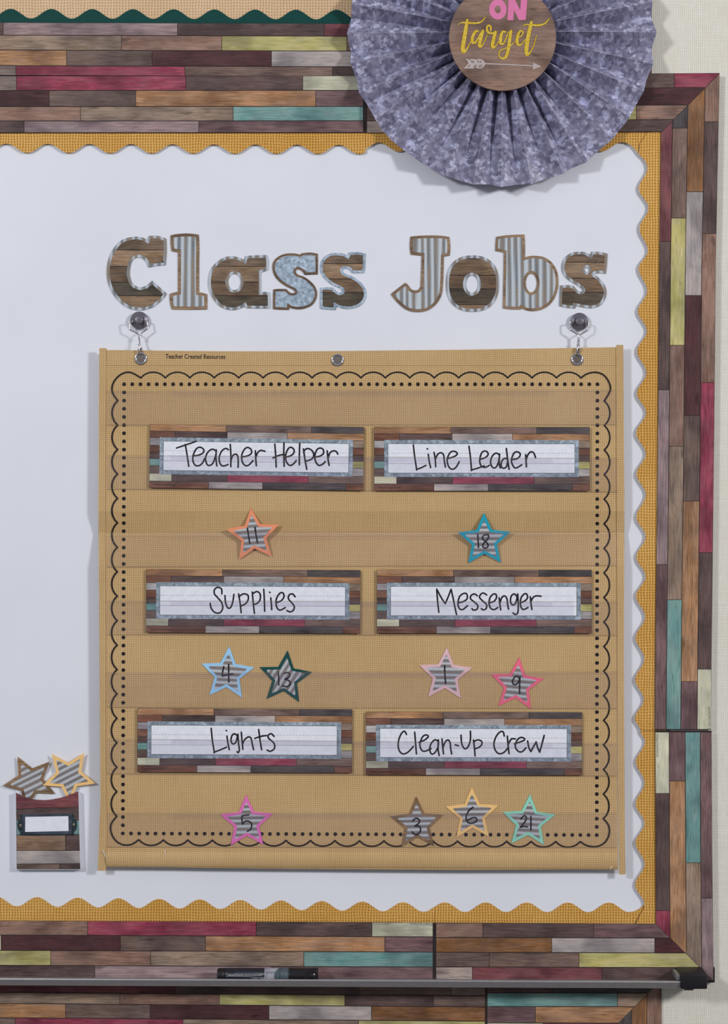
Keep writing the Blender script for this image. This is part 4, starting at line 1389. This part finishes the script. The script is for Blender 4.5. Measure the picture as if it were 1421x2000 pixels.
# slanted scoop at the end of the cap
sc = ellipse(0, 0, 1, 1, 28)
vv = []
for ring, (rx, rz, dy) in enumerate(((0.0090, 0.0080, 0.00105), (0.0078, 0.0069, 0.0011), (0.0040, 0.0034, -0.0010))):
    for (a, b_) in sc:
        px0 = W(607 + (2 if ring == 2 else 0), 1000, MD)[0]
        zz = b_ * rz
        yy = math.sqrt(max(0, (MR * 1.06) ** 2 - min(zz * zz, (MR * 1.06) ** 2))) + dy
        vv.append((px0 + a * rx + zz * 0.25, -MD - yy, mz(607) + zz))
ff = []
for r_ in range(2):
    for k in range(28):
        a, b_ = r_ * 28 + k, r_ * 28 + (k + 1) % 28
        ff.append((a, b_, b_ + 28, a + 28))
ff.append(tuple(range(56, 84)))
mk('cap_scoop', vv, ff, MAT['black_matte'], mk_root)


def wrap_text(name, body, px0, px1, a0, a1, mat, flip=True):
    """print on the barrel between angles a0 (low) and a1 (high); flip turns it upside down"""
    o = lettering(name, body, 0, 0, 1, 1, 0, 0, mat, mk_root)
    me = o.data
    xs = [v.co.x for v in me.vertices]; zs = [v.co.z for v in me.vertices]
    lx, hx, lz, hz = min(xs), max(xs), min(zs), max(zs)
    R = MR * 1.012
    pts = []
    for v in me.vertices:
        u = (v.co.x - lx) / (hx - lx); w = (v.co.z - lz) / (hz - lz)
        if flip: u, w = 1 - u, 1 - w
        px = px0 + (px1 - px0) * u
        a = a0 + (a1 - a0) * w
        pts.append(Vector((W(px, 1000, MD)[0], -MD - R * math.cos(a), mz(px) + R * math.sin(a))))
    for v, p in zip(me.vertices, pts): v.co = p - ORG[mk_root.name]
    o.location = (0, 0, 0)
    return o


MAT['marker_white'] = plain('white_print', 'c9c9d2', 0.5)
wrap_text('brand_name', 'Quartet', 492, 530, -0.52, -0.14, MAT['marker_white'])


def fine_print(name, px0, px1, a0, a1, mat, seed):
    """rows of type too small to read: short dashes on the barrel"""
    r_ = random.Random(seed)
    vv, ff = [], []
    px = px0
    while px < px1:
        w = r_.uniform(1.2, 4.2)
        k0 = len(vv)
        for x_, a_ in ((px, a0), (min(px1, px + w), a0), (min(px1, px + w), a1), (px, a1)):
            vv.append((W(x_, 1000, MD)[0], -MD - MR * 1.012 * math.cos(a_), mz(x_) + MR * 1.012 * math.sin(a_)))
        ff.append((k0, k0 + 1, k0 + 2, k0 + 3))
        px += w + 0.9
    return tag(mk(name, vv, ff, mat, mk_root), kind='stuff')


fine_print('label_print', 446, 512, 0.18, 0.26, MAT['marker_white'], 1)
fine_print('label_print', 457, 512, 0.38, 0.45, MAT['silver_print'], 2)
fine_print('label_print', 462, 512, 0.60, 0.66, MAT['slate'], 3)
fine_print('label_print', 448, 485, -0.40, -0.32, MAT['silver_print'], 4)
fine_print('label_print', 520, 538, 0.60, 0.70, MAT['slate'], 5)
fine_print('label_print', 521, 537, 0.42, 0.50, MAT['slate'], 6)
# fine light line along the label
vv, ff = [], []
for i in range(17):
    t = i / 16
    px = 442 + 78 * t
    a = 0.06 - 0.20 * t * t
    for da in (-0.03, 0.03):
        vv.append((W(px, 1000, MD)[0], -MD - MR * 1.010 * math.cos(a + da), mz(px) + MR * 1.010 * math.sin(a + da)))
for i in range(16): ff.append((2 * i, 2 * i + 1, 2 * i + 3, 2 * i + 2))
mk('label_stripe', vv, ff, MAT['silver_print'], mk_root)

# ------------------------------------------------------------------ paper fan
FX, FY, FR = 979, 66, 297.5
FD = 0.0225
NP = 32
fc = W(FX, FY, FD)
kf = S * (D - FD) / D
rng = random.Random(3)
ang = []
for i in range(NP * 2):
    ang.append(math.pi / 2 + math.pi * (i + (rng.uniform(-0.22, 0.22))) / NP)
Lp = math.pi * FR / NP * 1.15
rad = [40, 62, 84, 106, 135, 170, 210, 250, 1.0]
verts, faces = [], []
for i, a in enumerate(ang):
    tip = FR + rng.uniform(-2.2, 2.2) + (2.5 if i % 2 == 0 else -1.5)
    sd = 1 if i % 2 == 0 else -1
    jit = rng.uniform(0.85, 1.15)
    for r in rad:
        rr = tip if r == 1.0 else r
        dep = math.sqrt(max(4, Lp * Lp - (math.pi * rr / NP) ** 2)) * jit
        verts.append((fc[0] + rr * kf * math.cos(a), -(FD + sd * dep * kf / 2), fc[2] + rr * kf * math.sin(a)))
m_ = len(rad)
for i in range(NP * 2):
    j = (i + 1) % (NP * 2)
    for q_ in range(m_ - 1):
        faces.append((i * m_ + q_, i * m_ + q_ + 1, j * m_ + q_ + 1, j * m_ + q_))
fan = mk('paper_fan', verts, faces, MAT['galv_fan'])
tag(fan, 'large pleated paper fan printed like zinc with a wood print disc at its centre', 'paper fan')
DD = 0.0400
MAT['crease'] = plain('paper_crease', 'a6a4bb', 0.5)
cv, cf = [], []
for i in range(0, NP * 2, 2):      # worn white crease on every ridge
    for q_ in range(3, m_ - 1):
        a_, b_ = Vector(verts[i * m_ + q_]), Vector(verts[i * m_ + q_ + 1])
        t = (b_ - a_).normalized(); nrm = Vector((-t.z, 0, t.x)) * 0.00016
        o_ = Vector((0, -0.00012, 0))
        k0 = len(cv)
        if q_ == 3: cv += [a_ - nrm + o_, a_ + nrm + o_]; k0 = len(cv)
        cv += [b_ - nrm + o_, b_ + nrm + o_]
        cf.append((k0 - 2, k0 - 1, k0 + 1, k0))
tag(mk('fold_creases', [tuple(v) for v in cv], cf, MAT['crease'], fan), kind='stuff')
dc = W(981, 72.5, DD)
kd = S * (D - DD) / D
disc = lathe_y('center_disc', dc[0], dc[2], [(60 * kd, 0.034), (103.5 * kd, 0.0362), (104.6 * kd, 0.0368), (104.6 * kd, DD - 0.0005), (103.6 * kd, DD)], MAT['disc'], fan, 72, False)
TS = 5.9208
TT = lambda l: [(870 + p[0] / TS, p[1] / TS) + ((p[2] / TS,) if len(p) > 2 else ()) for p in l]
for nm, lp in (('letter_O', [ellipse(870 + 603 / TS, 108 / TS, 17.2, 20.2, 40), ellipse(870 + 601 / TS, 109 / TS, 5.8, 7.6, 28)]),
               ('letter_N', [TT([(712, 233), (725, -8), (800, -8), (860, 115), (868, -8), (945, -8), (925, 230), (845, 232), (790, 115), (782, 235)])])):
    plate('pink_lettering', [inset(lp[0], -0.5)] + lp[1:], DD + 0.0001, 0, MAT['outline'], disc)
    plate('pink_lettering', lp, DD + 0.0002, 0, MAT['pink'], disc)
TG = [[(250, 232, 28), (230, 350, 45), (205, 500, 45), (198, 580, 45), (215, 597, 36), (245, 565, 18), (275, 510, 12), (300, 470, 10)],
      [(145, 290, 8), (170, 265, 10), (240, 262, 22), (330, 268, 22), (400, 258, 18), (440, 225, 14), (455, 195, 10)],
      [(375, 360, 20), (345, 365, 30), (310, 430, 35), (310, 485, 35), (345, 490, 22), (385, 420, 15), (405, 375, 12)],
      [(430, 355, 30), (410, 430, 38), (390, 510, 40), (400, 540, 30), (430, 515, 14), (460, 450, 12), (485, 400, 10)],
      [(520, 355, 20), (520, 310, 22), (495, 295, 22), (475, 320, 22), (485, 365, 28), (515, 385, 22), (560, 380, 25)],
      [(575, 370, 35), (555, 450, 40), (540, 530, 40), (555, 548, 30), (580, 530, 14), (610, 480, 10)],
      [(690, 370, 20), (655, 370, 28), (635, 440, 38), (635, 500, 34), (670, 500, 18), (705, 420, 14), (725, 370, 14)],
      [(755, 360, 32), (740, 450, 38), (725, 560, 38), (700, 650, 36), (660, 678, 22), (620, 650, 16), (625, 590, 14), (690, 560, 12), (760, 520, 12), (800, 480, 10)],
      [(820, 440, 14), (870, 420, 14), (895, 375, 18), (870, 355, 18), (840, 390, 30), (825, 460, 36), (835, 515, 30), (875, 515, 16), (915, 460, 10)],
      [(990, 258, 34), (965, 370, 45), (940, 500, 48), (932, 600, 45), (945, 632, 34), (980, 600, 16), (1020, 520, 12), (1048, 410, 10)],
      [(890, 305, 8), (920, 285, 12), (1000, 290, 22), (1080, 292, 24), (1140, 275, 18), (1175, 245, 14), (1192, 215, 10)]]
strokes('script_outline', [TT(l) for l in TG], 3, DD + 0.00015, MAT['outline'], disc, extra=0.9)
strokes('gold_script', [TT(l) for l in TG], 3, DD + 0.00040, MAT['glitter'], disc)
FL = [(222, 676), (262, 685), (272, 694), (290, 680), (330, 682), (345, 692), (375, 680), (410, 684), (442, 704), (462, 735), (445, 768), (415, 792), (365, 793), (345, 780), (320, 794),
      (205, 793), (245, 752), (262, 735), (248, 702)]
HD = [(1008, 722), (1106, 768), (1000, 806), (1012, 776), (1010, 752)]
for p in (FL, HD):
    plate('arrow_outline', inset(TT(p), -0.5), DD + 0.00012, 0, MAT['outline'], disc)
strokes('arrow_outline', [TT([(440, 736, 16), (700, 745, 16), (1015, 763, 16)])], 3, DD + 0.00012, MAT['outline'], disc, extra=0.7)
strokes('arrow_shaft', [TT([(440, 736, 14), (700, 745, 14), (1020, 763, 14)])], 3, DD + 0.00022, MAT['arrow'], disc)
plate('arrow_fletching', TT(FL), DD + 0.0002, 0, MAT['arrow'], disc)
plate('arrow_head', TT(HD), DD + 0.0002, 0, MAT['arrow'], disc)
sl = []
for x in (300, 318, 375, 402): sl.append(TT([(x - 8, 700, 7), (x, 712, 8), (x + 8, 724, 7)]))
for x in (270, 330, 350, 392, 412): sl.append(TT([(x + 8, 750, 6), (x, 765, 8), (x - 10, 780, 6)]))
strokes('fletching_slit', sl, 1, DD + 0.0003, MAT['outline'], disc)
